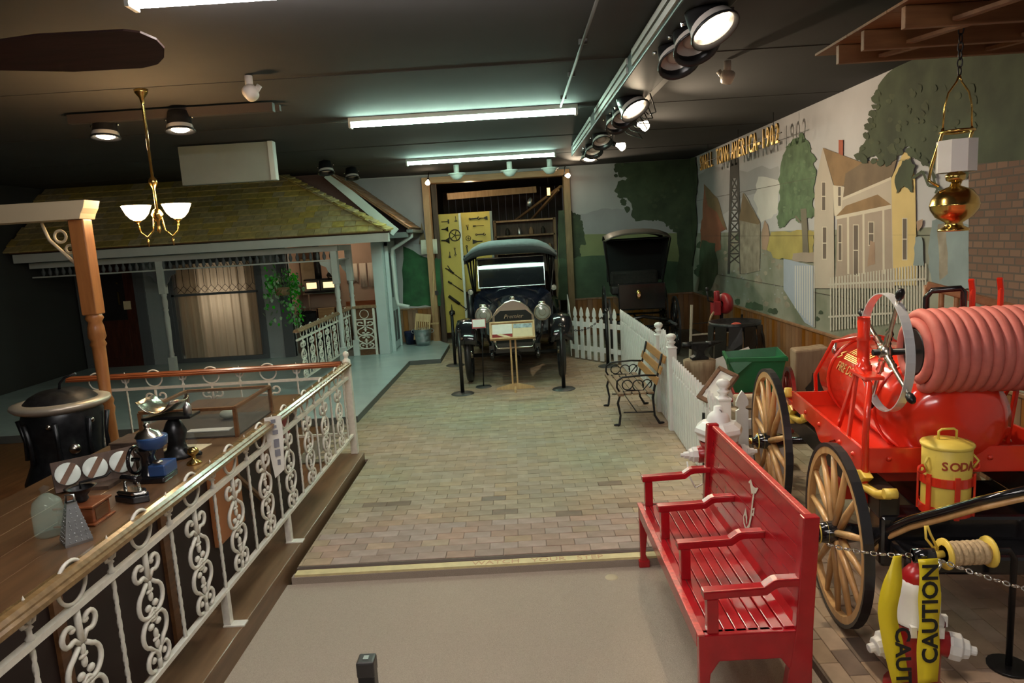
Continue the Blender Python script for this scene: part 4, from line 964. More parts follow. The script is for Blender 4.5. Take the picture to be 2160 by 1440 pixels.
sh = C(MB().prism(arch(.32, 1.235, .54, .98)[::-1], -1.82, -1.70), 'radiator_shell', nickel, bev=.012)
C(MB().prism([(-.275, .60), (.275, .60), (.275, 1.0), (.19, 1.075), (-.19, 1.075), (-.275, 1.0)][::-1], -1.828, -1.81), 'radiator_core', mat('radiator_core', (.02, .02, .018), .5, .5), sh)
text('script_badge', 'Premier', .088, nickel, sh, frame3((0, -1.835, .985), (1, 0, 0), (0, 0, 1)), .006, shear=.3)
C(MB().lathe([(.035, 1.23), (.04, 1.25), (.03, 1.275), (.0, 1.28)], (0, -1.76, 0), n=12), 'radiator_cap', nickel)
def hood_sec(w_, zt, sh_, y): return [(-w_, y, .60), (-w_, y, sh_), (-w_*.8, y, sh_+(zt-sh_)*.55), (-w_*.4, y, zt-.03), (0, y, zt), (w_*.4, y, zt-.03), (w_*.8, y, sh_+(zt-sh_)*.55), (w_, y, sh_), (w_, y, .60)]
secs = [hood_sec(.31, 1.21, .98, -1.70), hood_sec(.38, 1.25, 1.0, -1.1), hood_sec(.42, 1.27, 1.03, -.95), hood_sec(.60, 1.38, 1.15, -.66), hood_sec(.64, 1.40, 1.2, -.62)]
b = MB(); n = 9
b.add([p for s_ in secs for p in s_], [(i*n+j, i*n+j+1, (i+1)*n+j+1, (i+1)*n+j) for i in range(len(secs)-1) for j in range(n-1)], 0, True); C(b, 'bonnet', car_blue)
C(MB().box(-.66, .66, -.62, 2.1, .50, 1.14), 'body_tub', car_blue, bev=.06, seg=3)
C(MB().box(-.56, .56, .0, .25, 1.0, 1.32).box(-.58, .58, 1.3, 1.6, 1.0, 1.38), 'seat_back', leather, bev=.04)
# windscreen
wt = R(14.05); WM = Matrix.Translation((.01, -.72, 1.345)) @ Matrix.Rotation(-wt, 4, 'X')
wf = C(MB(WM).box(-.55, .53, -.012, .012, 0, .018).box(-.55, .53, -.012, .012, .487, .503).box(-.56, -.545, -.012, .012, 0, .503).box(.525, .54, -.012, .012, 0, .503), 'windscreen_frame', chrome, bev=.004)
C(MB(WM).box(-.545, .525, -.004, .004, .018, .487), 'windscreen_glass', mat('windscreen_glass', (.02, .025, .03), .03, alpha=.82), wf)
C(MB().torus((.28, -.28, 1.36), .19, .014, (0, -.85, .5), 26, 6).cyl((.28, -.28, 1.36), (.28, -.62, 1.12), .016, n=6), 'steering_wheel', black_gloss)
# canvas top
b = MB(); n = 13; vs = []; ys = (-.98, -.86, -.4, .3, 1.0, 1.6, 2.0)
for q, y in enumerate(ys):
    lift = (-.035, .02, .045, .05, .05, .02, -.06)[q]
    for j in range(n):
        u = -1+2*j/(n-1); vs.append((u*.745, y, 1.84+lift+.21*(1-abs(u)**4.5) if q else 1.83+.17*(1-abs(u)**4.5)))
b.add(vs, [(i*n+j, i*n+j+1, (i+1)*n+j+1, (i+1)*n+j) for i in range(len(ys)-1) for j in range(n-1)], 0, True)
top = C(b, 'canvas_top', car_top, solid=.02)
b = MB(); lo = []
for j in range(n):
    u = -1+2*j/(n-1); lo += [(u*.745, -.985, 1.83+.17*(1-abs(u)**4.5)), (u*.74, -.96, 1.80+.09*(1-abs(u)**4.5))]
C(b.add(lo, [(2*j, 2*j+1, 2*j+3, 2*j+2) for j in range(n-1)], 0, True), 'top_valance', mat('canvas_dark', (.03, .038, .04), .8), top, solid=.01)
for s in (-1, 1):
    C(MB().box(s*.735-.012, s*.735+.012, -.9, 2.0, 1.76, 1.90), 'side_valance', MATS['canvas_dark'], top)
    for y0, y1 in ((-.8, .35), (-.1, .5), (.9, .55), (1.8, .7)): C(MB().tube([(s*.70, y0, 1.82), (s*.70, (y0+y1)/2, 1.45), (s*.69, y1, 1.16)], .016, 6), 'top_bow', black_metal)
    C(MB().tube([(s*.70, -.93, 1.78), (s*.60, -1.3, 1.25)], .007, 5) if s > 0 else MB().tube([(s*.70, -.93, 1.78), (s*.62, -.7, 1.2)], .008, 5), 'top_strap', leather)
    # fenders, lamps
    prof = [(-2.12, .62), (-2.08, .74), (-1.95, .90), (-1.7, .95), (-1.45, .90), (-1.2, .72), (-.95, .52), (-.75, .42)]
    vs = []
    for y, z in prof: vs += [(s*.54, y, z-.02), (s*.60, y, z+.02), (s*.72, y, z+.03), (s*.84, y, z-.0), (s*.86, y, z-.05)]
    b = MB().add(vs, [(i*5+j, i*5+j+1, (i+1)*5+j+1, (i+1)*5+j) for i in range(len(prof)-1) for j in range(4)], 0, True); C(b, 'front_mudguard', black_gloss, solid=.012)
    C(MB().box(s*.72-.14, s*.72+.14, -.78, .9, .40, .43), 'running_board', black_gloss, bev=.01)
    vs = []
    for y, z in [(-y_+.0, z_) for y_, z_ in [(-2.1, .55), (-1.95, .85), (-1.7, .97), (-1.45, .93), (-1.15, .72), (-.9, .45)]]: vs += [(s*.56, y-.2, z), (s*.70, y-.2, z+.03), (s*.86, y-.2, z-.03)]
    C(MB().add(vs, [(i*3+j, i*3+j+1, (i+1)*3+j+1, (i+1)*3+j) for i in range(5) for j in range(2)], 0, True), 'rear_mudguard', black_gloss, solid=.012)
    hl = C(MB().lathe([(.0, .16), (.06, .15), (.10, .09), (.118, .0), (.128, -.01), (.128, -.03), (.115, -.03)], (s*.435, -1.92, 1.04), (0, 1, 0), 22), 'headlamp', nickel)
    MB().lathe([(.118, -.022), (.08, -.034), (.0, -.04)], (s*.435, -1.92, 1.04), (0, 1, 0), 22).b('lens', mat('lamp_lens', (.35, .36, .32), .08, .3), hl)
    MB().lathe([(.10, -.028), (.105, -.034), (.10, -.036)], (s*.435, -1.92, 1.04), (0, 1, 0), 22).lathe([(.05, -.037), (.055, -.043), (.05, -.043)], (s*.435, -1.92, 1.04), (0, 1, 0), 16).b('lens_ring', nickel, hl)
    MB().lathe([(.05, .11), (.052, .15), (.03, .155)], (s*.435, -1.89, 1.04), (0, 0, 1), 12).b('lamp_vent', nickel, hl)
    MB().tube([(s*.435, -1.88, .92), (s*.42, -1.85, .75), (s*.36, -1.8, .58)], .02, 6).b('lamp_bracket', black_gloss, hl)
    sl_ = C(MB().lathe([(.0, -.075), (.05, -.07), (.055, .0), (.05, .06), (.02, .08)], (s*.68, -.72, 1.30), (0, 1, 0), 14), 'side_lamp', black_gloss)
    MB().lathe([(.045, -.073), (.0, -.08)], (s*.68, -.72, 1.30), (0, 1, 0), 14).b('lens', MATS['lamp_lens'], sl_)
    C(MB().torus((s*.72, -.15, .90), .30, .055, (1, 0, 0), 28, 8), 'spare_tyre', rubber) if s < 0 else None
C(MB().tube([(-.30, -1.86, .60), (-.26, -1.88, .52), (.26, -1.88, .52), (.30, -1.86, .60)], .018, 6), 'front_apron_trim', nickel)
C(MB().box(-.30, .30, -1.86, -1.8, .44, .60), 'front_apron', black_gloss, bev=.01)
C(MB().cyl((.0, -2.02, .46), (.0, -1.85, .46), .02, n=8).tube([(0, -2.02, .46), (.08, -2.02, .42), (.08, -2.05, .36)], .012, 6), 'starting_crank', black_metal)
# ------------------------------------------------------------------ stanchions, chain, cards around the car
def stanchion(x, y, label, h=.88):
    s_ = thing('stanchion', label, 'stanchion', (x, y, 0), 0, 'black stanchions around the car')
    MB().lathe([(.0, .022), (.05, .022), (.15, .012), (.165, .0)], n=28).b('base', mat('stanchion_base', (.06, .06, .058), .5, .5), s_)
    MB().cyl((0, 0, .015), (0, 0, h), .027, n=14).b('pole', black_metal, s_)
    MB().lathe([(.03, h), (.034, h+.01), (.03, h+.035), (.0, h+.045)], n=12).torus((0, .0, h+.02), .03, .006, (0, 1, 0), 10, 5).b('cap', black_gloss, s_)
stanchion(-.86, 9.52, 'black stanchion in front of the car, left of the sign case')
stanchion(.57, 9.46, 'black stanchion in front of the car, right of the sign case')
stanchion(-1.16, 11.8, 'black stanchion between the car and the grey deck')
stanchion(1.39, 10.93, 'black stanchion in front of the white picket fence')
def chain(name, a, b_, sag, m, r, label, nl=None, cat='chain'):
    a, b_ = Vector(a), Vector(b_); n = nl or int((a-b_).length/(r*2.6)); mb = MB()
    for i in range(n):
        u0, u1 = i/n, (i+1)/n; f = lambda u: a+(b_-a)*u-Vector((0, 0, sag*4*u*(1-u)))
        p, q = f(u0), f(u1); d = (q-p).normalized(); c_ = (p+q)/2; up_ = d.orthogonal() if i % 2 else d.cross(d.orthogonal())
        mb.torus(c_, r, r*.24, d.cross(up_.normalized()), 10, 5, sx=.62, sy=1.0 if False else 1.0, u=up_.normalized())
        L = (q-p).length; 
    return tag(mb.b(name, m), label, cat)
chain('barrier_chain', (1.39, 10.93, .88), (.78, 11.2, .62), .14, black_metal, .022, 'dark barrier chain drooping in front of the white picket fence')
t = thing('sign_case', 'pine display case on a two-legged stand in front of the car', 'sign', (-.11, 9.62, 0))
SM = Matrix.Translation((0, 0, .85)) @ Matrix.Rotation(R(-32), 4, 'X')
MB(SM).box(-.31, .31, .0, .03, -.12, .12).b('back_board', pine, t)
for q in ((-.32, .32, -.03, .03, .11, .135), (-.32, .32, -.03, .03, -.135, -.11), (-.32, -.295, -.03, .03, -.135, .135), (.295, .32, -.03, .03, -.135, .135)): MB(SM).box(*q).b('frame_strip', pine, t, bev=.004)
MB(SM).box(-.28, .0, -.006, -.001, -.05, .10).b('text_card', paper, t); MB(SM).box(.01, .285, -.006, -.001, -.105, .10).b('photo_card', paper_cream, t)
MB(SM).box(.02, .28, -.008, -.006, .03, .095).b('photo_print', mat('photo_blue_grey', (.30, .38, .42), .5, var=.5, scale=20), t)
MB(SM).box(-.285, .0, -.003, .0, -.108, -.05).b('red_felt', mat('red_felt', (.22, .02, .02), .9), t)
MB(SM).add([(-.22, -.009, -.06), (-.17, -.009, -.045), (-.02, -.009, -.1), (-.10, -.009, -.106)], [(0, 3, 2, 1)]).b('loose_paper', paper_cream, t)
for x in (-.035, .035): MB().box(x-.012, x+.012, .02, .045, .03, .78).b('leg', pine, t)
MB().prism([(-.28, 0), (.28, 0), (.26, .03), (.06, .08), (-.06, .08), (-.26, .03)], .0, .03).b('foot', pine, t); MB().box(-.015, .015, -.22, .26, 0, .04).b('foot_bar', pine, t)
t = thing('card_stand', 'small white card on a thin pole stand before the left headlamp', 'sign', (-.58, 9.9, 0))
MB().lathe([(.0, .015), (.11, .012), (.12, 0)], n=20).b('base', MATS['stanchion_base'], t); MB().cyl((0, 0, .01), (.03, 0, .9), .008, n=6).b('pole', black_metal, t)
MB(Matrix.Translation((.0, 0, .94)) @ Matrix.Rotation(R(-20), 4, 'X')).box(-.10, .08, -.004, .004, -.05, .06).b('card', paper, t); MB(Matrix.Translation((.0, 0, .94)) @ Matrix.Rotation(R(-20), 4, 'X')).box(-.11, .09, .004, .012, -.07, .07).b('card_holder', cart_red, t)
# ------------------------------------------------------------------ garage: tool boards and tools
boards = []
for x0, x1, y, z0, z1, lb in ((-1.62, -1.18, 15.0, .15, 2.72, 'tall yellow tool board at the garage entrance'), (-1.17, -.52, 15.35, 1.0, 2.74, 'yellow tool board beyond, covered in hanging tools')):
    o = thing('tool_board', lb, 'board', ((x0+x1)/2, y, z0), 0, None)
    MB().box(x0, x1, y, y+.04, z0, z1).b('panel', tool_yellow, o, world=True, bev=.004)
    MB().box(x1, x1+.05, y-.02, y+.06, z0, z1).b('edge_trim', paper if x1 < -1 else concrete, o, world=True, bev=.004)
tool_m = mat('tool_dark', (.03, .025, .018), .6, .4)
TCOUNT = {}
def tool(kind, x, y, z, s=1, a=0):
    M = Matrix.Translation((x, y-.02, z)) @ Matrix.Rotation(a, 4, 'Y') @ Matrix.Scale(s, 4); b = MB(M)
    if kind == 'hammer': b.cyl((-.10, 0, 0), (.06, 0, 0), .010, n=6).box(.05, .085, -.015, .015, -.05, .05)
    elif kind == 'funnel': b.lathe([(.012, -.10), (.015, -.02), (.05, .03), (.055, .05)], (0, 0, 0), (1, 0, .0), 10)
    elif kind == 'wrench': b.box(-.10, .07, -.006, .006, -.012, .012).torus((.09, 0, 0), .026, .010, (0, 1, 0), 10, 5, a0=.6, a1=5.6).torus((-.11, 0, 0), .018, .008, (0, 1, 0), 10, 5)
    elif kind == 'brush': b.cyl((-.11, 0, 0), (.02, 0, 0), .011, n=6).prism([(.02, -.02), (.11, -.05), (.11, .05), (.02, .02)], -.01, .01)
    elif kind == 'wheel':
        b.torus((0, 0, 0), .09, .009, (0, 1, 0), 20, 5)
        for k in range(5): b.cyl((0, 0, 0), (.09*math.cos(k*1.2566), 0, .09*math.sin(k*1.2566)), .006, n=5)
    elif kind == 'pliers': b.tube([(-.11, 0, .03), (-.02, 0, .008), (.06, 0, -.012)], .009, 5).tube([(-.11, 0, -.03), (-.02, 0, -.008), (.06, 0, .012)], .009, 5).ell((.0, 0, 0), .02, .01, .02, 8, 5)
    elif kind == 'pump': b.cyl((-.22, 0, 0), (.08, 0, 0), .032, n=10).cyl((.08, 0, 0), (.26, 0, 0), .010, n=6).cyl((.26, 0, -.04), (.26, 0, .04), .012, n=6)
    elif kind == 'bar': b.cyl((-.2, 0, 0), (.2, 0, 0), .009, n=6).cyl((-.2, 0, 0), (-.10, 0, 0), .02, n=8)
    elif kind == 'oilcan': b.lathe([(.0, -.05), (.05, -.05), (.05, .0), (.012, .03), (.004, .12)], (0, 0, 0), (0, 0, 1), 10)
    n_ = {'wheel': 'hand_wheel', 'bar': 'pry_bar', 'oilcan': 'oil_can', 'pump': 'grease_pump'}.get(kind, kind)
    lv = 'high up' if z > 2.5 else 'in the upper part' if z > 2.2 else 'halfway up' if z > 1.75 else 'in the lower part' if z > 1.2 else 'near the bottom'
    lb = 'dark %s %s on the %s yellow tool board' % (n_.replace('_', ' '), lv, 'tall front' if y < 15.2 else 'rear')
    TCOUNT[lb] = TCOUNT.get(lb, 0)+1
    if TCOUNT[lb] > 1: lb += ', the one below' if kind != 'brush' else ', the right one'
    return tag(b.b(n_, tool_m), lb, 'tool', 'tools on the yellow boards')
for q in (('hammer', -1.46, 2.56, .9, 0), ('hammer', -1.24, 2.6, .6, 1.5), ('funnel', -1.46, 2.40, 1, 0), ('funnel', -1.46, 2.16, 1.2, .05), ('wheel', -1.28, 2.26, 1.3, 0), ('brush', -1.42, 1.85, .6, 1.6), ('wrench', -1.3, 1.9, .7, 1.5), ('pliers', -1.42, 1.5, 1.2, .8), ('bar', -1.34, 1.42, .9, .7), ('bar', -1.34, 1.16, 1, .65), ('pump', -1.34, .82, 1, .7), ('oilcan', -1.46, .62, 1.3, 0)): tool(q[0], q[1], 15.0, q[2], q[3], q[4])
for q in (('wrench', -.85, 2.60, 1, -.05), ('brush', -.66, 2.6, .8, 0), ('bar', -.78, 2.44, .6, 0), ('pliers', -1.02, 2.4, .7, 1.5), ('wheel', -1.02, 2.18, .6, 0), ('wrench', -.74, 2.25, .9, 0), ('brush', -.82, 2.1, 1, PI), ('pliers', -.8, 1.85, 1.2, .05), ('hammer', -.78, 1.68, 1.1, .1), ('wrench', -1.06, 1.9, 1, 1.5), ('bar', -1.0, 1.62, .8, 1.55)): tool(q[0], q[1], 15.35, q[2], q[3], q[4])
t = thing('work_shelf', 'dim brown shelf unit with jars behind the car roof', 'shelf', (.25, 16.4, 1.0))
for z in (1.75, 2.15, 2.5): MB().box(-.45, .95, 16.3, 16.6, z, z+.04).b('shelf_board', barn_wood if z > 2.4 else old_wood, t, world=True)
for x in (-.45, .95): MB().box(x-.03, x+.03, 16.3, 16.6, 0, 2.55).b('upright', old_wood, t, world=True)
MB().box(-.45, .95, 16.58, 16.6, 1.3, 2.5).b('back_panel', barn_dark, t, world=True)
for k in range(9):
    x = -.3+.14*k; z = (1.79, 2.19)[k % 2]
    tag(MB().lathe([(.0, 0), (.05, .0), (.055, .03), (.05, .12), (.025, .15), (.025, .17), (.0, .175)], (x, 16.42, z), n=10).b('can_jar', (tin, tool_m, old_wood)[k % 3]), 'small %s jar, %s from the left on the %s garage shelf' % (('tin', 'black', 'brown')[k % 3], ('first', 'second', 'third', 'fourth', 'fifth')[k//2], ('lower', 'upper')[k % 2]), 'jar', 'jars on the garage shelf')
t = thing('garage_lantern', 'small lantern glowing yellow at the top right of the doorway', 'lantern', (.78, 15.0, 2.95))
MB().lathe([(.03, 0), (.045, .01), (.045, .03), (.04, .03)], n=10).lathe([(.045, .19), (.03, .22), (.0, .24)], n=10).b('lantern_frame', black_metal, t)
MB().cyl((0, 0, .03), (0, 0, .19), .033, n=10).b('lantern_glass', mat('lantern_glow', (1, .7, .3), .4, emit=2.0, ecol=(1, .65, .2)), t); MB().cyl((0, 0, .24), (0, 0, .5), .004, n=5).b('hanger', iron, t)
lamp('garage_light', 'POINT', (-.9, 14.85, 3.25), 9, (1, .8, .5), None, None, .1)
tag(MB().lathe([(.0, 0), (.06, .01), (.065, .10), (.05, .16), (.02, .2)], (.35, 15.3, 2.78), (.3, 0, 1), n=12).b('hanging_can', tin), 'grey tin can hanging from the garage rafters', 'can')
# ------------------------------------------------------------------ black buggy behind the picket fence
lining0 = mat('buggy_seat', (.012, .009, .007), .85, var=.5, scale=30)
t = thing('horse_buggy', 'black horse buggy with folding leather top behind the white picket fence', 'carriage', (2.15, 12.3, 0), R(-4))
def wagon_wheel(cx, cy, cz, r, parent, m_rim, m_spoke, m_tyre, n=12, w_=.03, name='wheel', hub=(.055, .16), tilt=None, ax=(1, 0, 0)):
    M = Matrix.Translation((cx, cy, cz)) @ (tilt or Matrix.Identity(4))
    q = r*.12 if r > .45 else .04
    o = MB(M).lathe([(r, -w_*.55), (r, w_*.55), (r-q*.35, w_*.5), (r-q*.35, -w_*.5), (r, -w_*.55)], (0, 0, 0), (1, 0, 0), 40, sm=False).b(name, m_tyre, parent)
    MB(M).lathe([(r-q*.35, -w_*.45), (r-q*.35, w_*.45), (r-q, w_*.45), (r-q, -w_*.45), (r-q*.35, -w_*.45)], (0, 0, 0), (1, 0, 0), 40, sm=False).b('felloe', m_rim, o)
    for k in range(n):
        a = 2*PI*k/n+.1; s_ = .018 if k % 2 else -.018
        MB(M).tube([(s_*.6+.0, hub[0]*.8*math.cos(a), hub[0]*.8*math.sin(a)), (0, (r-q)*.5*math.cos(a), (r-q)*.5*math.sin(a)), (0, (r-q+.005)*math.cos(a), (r-q+.005)*math.sin(a))], [.02*r/.5, .021*r/.5, .014*r/.5], 8).b('spoke', m_spoke, o)
    MB(M).lathe([(.0, -hub[1]*.62), (hub[0]*.45, -hub[1]*.6), (hub[0]*.5, -hub[1]*.5), (hub[0]*.8, -hub[1]*.45), (hub[0], -hub[1]*.2), (hub[0]*1.1, 0), (hub[0], hub[1]*.2), (hub[0]*.75, hub[1]*.5), (hub[0]*.4, hub[1]*.55), (.0, hub[1]*.55)], (0, 0, 0), (1, 0, 0), 18).b('hub', black_gloss, o)
    return o
for x in (-.56, .56): wagon_wheel(x, -.55, .50, .50, t, black_gloss, black_gloss, rubber); wagon_wheel(x, .85, .56, .56, t, black_gloss, black_gloss, rubber)
MB().cyl((-.56, -.55, .5), (.56, -.55, .5), .02, n=8).cyl((-.56, .85, .56), (.56, .85, .56), .02, n=8).box(-.02, .02, -.55, .85, .5, .54).b('undergear', black_gloss, t)
MB().box(-.38, .38, -.5, 1.0, .78, 1.0).b('body', black_gloss, t, bev=.02)
MB().box(-.40, .40, -.62, -.58, .80, 1.25).b('dashboard', black_gloss, t, bev=.03)
MB().box(-.46, .46, .15, .65, 1.0, 1.16).b('seat_box', leather, t, bev=.03); MB().box(-.44, .44, .58, .72, 1.12, 1.40).b('seat_back', lining0, t, bev=.05)
vs = []; n = 9; ys = (-.28, -.2, .2, .55, .8)
for q, y in enumerate(ys):
    for j in range(n):
        u = -1+2*j/(n-1); vs.append((u*.56, y, (1.98, 2.0, 2.06, 2.06, 1.98)[q]+.10*(1-abs(u)**3)))
MB().add(vs, [(i*n+j, i*n+j+1, (i+1)*n+j+1, (i+1)*n+j) for i in range(4) for j in range(n-1)], 0, True).b('hood_top', mat('buggy_top', (.05, .042, .032), .6), t, solid=.015)
lining = mat('buggy_lining', (.004, .004, .004), .95)
MB().box(-.5, .55, .76, .8, 1.2, 2.0).b('hood_back', lining, t)
MB().add([(-.54, -.2, 1.985), (.54, -.2, 1.985), (.54, .78, 1.97), (-.54, .78, 1.97)], [(0, 1, 2, 3)]).b('hood_lining', lining, t, solid=.01)
MB().add([(.56, -.1, 2.0), (.56, .8, 2.0), (.52, .8, 1.2), (.50, .5, 1.2)], [(0, 1, 2, 3)]).b('hood_side', lining, t, solid=.01)
for y0, y1 in ((-.24, .35), (.1, .4), (.45, .45)): MB().bar((-.56, y0, 1.98), (-.47, y1, 1.16), .02, .02).b('hood_bow', black_metal, t)
MB().bar((.56, -.24, 1.98), (.48, .35, 1.16), .02, .02).b('hood_bow', black_metal, t)
for x in (-.42, .42): MB().tube([(x, -.55, .55), (x, -.9, .62), (x*.9, -1.5, .66), (x*.85, -1.9, .70)], .022, 8).b('shaft', mat('shaft_dark', (.05, .055, .06), .35), t)
MB().tube([(-.45, -.7, .60), (-.2, -.75, .66), (.0, -.78, .70), (.2, -.75, .66), (.45, -.7, .60)], .03, 6).tube([(-.4, -.72, .56), (0, -.72, .46), (.4, -.72, .56)], .02, 6).b('front_spring', black_gloss, t)
t2 = MB().lathe([(.035, 0), (.04, .02), (.04, .10), (.02, .13), (.0, .15)], (-.06, -.66, 1.0), n=10).b('lamp_case', brass, t)
MB().cyl((-.06, -.70, 1.055), (-.06, -.695, 1.055), .03, n=12).b('lamp_glass', mat('buggy_lamp', (.7, .35, .2), .3), t2)
# ------------------------------------------------------------------ store counter and what stands on it
CT = .93
t = thing('store_counter', 'long brown wooden store counter behind the near railing', 'counter', (-2.35, 3.8, 0))
for k in range(5): MB().box(-2.80+.178*k, -2.624+.178*k, 1.9, 5.75, CT-.04, CT).b('top_plank', counter_wood, t, world=True, bev=.002)
MB().box(-2.0, -1.96, 2.0, 5.7, .04, CT-.04).box(-2.75, -2.0, 5.62, 5.68, 0, CT-.04).box(-2.75, -2.0, 2.0, 2.05, 0, CT-.04).b('carcass', mat('counter_dark', (.022, .010, .008), .6), t, world=True)
for y in (2.6, 3.45, 4.95): MB().box(-1.965, -1.94, y-.03, y+.03, .04, CT-.05).b('stile', brown_wood, t, world=True)
MB().box(-1.96, -1.93, 4.0, 4.42, .36, .87).b('front_panel', mat('orange_board', (.44, .17, .06), .5, var=.1, scale=5), t, world=True, bev=.006)
MB().box(-1.96, -1.945, 5.15, 5.5, .62, .86).b('front_panel', mat('dark_red_board', (.20, .012, .014), .5), t, world=True)
MB().bar((-1.93, 4.9, .25), (-1.93, 4.3, .75), .03, .02).b('brace', old_wood, t, world=True)
# glass showcase
t = thing('glass_showcase', 'low glass showcase with brown wood edges on the store counter', 'showcase', (-2.25, 4.8, CT))
x0, x1, y0, y1, z1 = -2.58, -1.94, 4.48, 5.14, CT+.20
for x in (x0, x1):
    for y in (y0, y1): MB().box(x-.012, x+.012, y-.012, y+.012, CT, z1).b('corner_post', brown_wood, t, world=True)
for a in ((x0, x1, y0-.012, y0+.012), (x0, x1, y1-.012, y1+.012), (x0-.012, x0+.012, y0, y1), (x1-.012, x1+.012, y0, y1)): MB().box(*a, z1-.01, z1+.012).b('top_edge', brown_wood, t, world=True, bev=.003)
MB().box(x0, x1, y0, y1, CT+.002, CT+.012).b('base_board', mat('showcase_floor', (.06, .05, .04), .7), t, world=True)
MB().box(x0, x1, y0, y1, z1, z1+.005).b('top_glass', glass, t, world=True)
for a in ((x0, x1, y0-.002, y0+.002), (x0, x1, y1-.002, y1+.002), (x0-.002, x0+.002, y0, y1), (x1-.002, x1+.002, y0, y1)): MB().box(*a, CT+.012, z1-.01).b('side_glass', glass, t, world=True)
tag(MB().box(-2.35, -2.05, 4.6, 4.68, CT+.014, CT+.02).b('price_card', paper), 'white card lying inside the glass showcase', 'card')
tag(MB().ell((-2.2, 4.95, CT+.05), .06, .05, .035, 10, 6).b('glove_bundle', mat('cloth_green_white', (.4, .45, .36), .9)), 'pale folded cloth inside the glass showcase', 'cloth')
# grocery scale
t = thing('grocery_scale', 'black iron grocery scale with shiny scoop pan on the counter', 'scale', (-2.16, 4.1, CT))
MB().lathe([(.0, 0), (.10, .0), (.10, .02), (.06, .05), (.05, .09), (.07, .16), (.045, .22), (.02, .25)], n=16).b('body', stove_iron, t)
MB().tube([(.0, 0, .02), (.09, -.02, .03), (.16, -.03, .02)], [.03, .03, .012], 8).tube([(0, 0, .02), (-.13, -.02, .02), (-.2, .0, .03)], [.03, .02, .01], 8).b('foot', iron, t)
MB().box(-.16, .14, -.07, .07, .25, .268).b('platform', black_metal, t, bev=.004)
pm_ = []; n = 12
for q in range(5):
    y = -.11+.055*q; wq = (.10, .13, .14, .13, .10)[q]
    for j in range(n+1):
        u = -1+2*j/n; pm_.append((-.05+u*wq*1.05, y, .285+.075*abs(u)**2+.015*abs(q-2)/2))
MB().add(pm_, [(i*(n+1)+j, i*(n+1)+j+1, (i+1)*(n+1)+j+1, (i+1)*(n+1)+j) for i in range(4) for j in range(n)], 0, True).b('scoop_pan', nickel, t, solid=.005)
MB().lathe([(.0, 0), (.025, .0), (.025, .05), (.012, .07), (.0, .08)], (.11, -.03, .268), n=10).b('weight', steel, t)
# blue and black coffee mill
t = thing('coffee_mill', 'tall black and blue cast-iron coffee mill on the counter', 'coffee mill', (-2.08, 3.68, CT))
blue_e = mat('mill_blue', (.025, .07, .20), .3, coat=.4)
MB().box(-.09, .09, -.08, .08, 0, .035).b('base', black_gloss, t, bev=.01); MB().box(.0, .095, -.07, .07, .035, .10).b('catch_drawer', blue_e, t, bev=.008)
MB().lathe([(.06, .035), (.045, .08), (.04, .14), (.06, .17), (.062, .18)], (-.03, 0, 0), n=14).b('body', black_gloss, t)
MB().lathe([(.05, .18), (.075, .20), (.08, .245), (.078, .25), (.05, .25)], (.01, 0, 0), n=16).b('hopper', blue_e, t)
MB().lathe([(.07, .25), (.055, .275), (.02, .29), (.012, .30), (.02, .315), (.0, .33)], (-.01, 0, 0), n=14).b('lid', nickel, t)
MB().torus((-.10, 0, .12), .075, .010, (1, 0, 0), 20, 6).cyl((-.12, 0, .12), (-.03, 0, .12), .012, n=8).b('fly_wheel', black_gloss, t)
MB().ell((.05, -.05, .115), .03, .02, .012, 10, 5).b('name_plate', nickel, t)
# two flat irons
def flat_iron(x, y, rz, label):
    t = thing('flat_iron', label, 'iron', (x, y, CT), rz, 'polished irons on the counter')
    MB().prism([(-.09, -.045), (.04, -.05), (.10, 0), (.04, .05), (-.09, .045)], 0, .035, 'xy').b('sole', black_gloss, t, bev=.006)
    MB().prism([(-.085, -.04), (.035, -.044), (.09, 0), (.035, .044), (-.085, .04)], .035, .058, 'xy').b('top_plate', chrome, t, bev=.012)
    MB().tube([(-.06, 0, .055), (-.06, 0, .11), (.03, 0, .115), (.04, 0, .055)], .009, 8).b('handle_bracket', chrome, t); MB().cyl((-.07, 0, .115), (.045, 0, .118), .018, n=12).b('grip', black_gloss, t)
flat_iron(-2.02, 3.36, R(-20), 'black polished iron with chrome top nearest the railing')
# small mill on a wooden drawer box
t = thing('box_coffee_mill', 'wooden box coffee mill with black iron bowl and crank', 'coffee mill', (-2.13, 3.12, CT))
MB().box(-.10, .10, -.085, .085, .0, .012).box(-.085, .085, -.07, .07, .012, .085).box(-.095, .095, -.08, .08, .085, .097).b('box', red_wood, t, bev=.004)
MB().box(.083, .088, -.05, .05, .02, .075).b('drawer', brown_wood, t); MB().lathe([(.02, .097), (.03, .11), (.025, .125), (.06, .165), (.07, .17), (.055, .165)], n=14).b('bowl', iron, t)
MB().tube([(0, 0, .16), (0, 0, .19), (.10, .05, .20), (.12, .06, .22)], .006, 6).b('crank', iron, t)
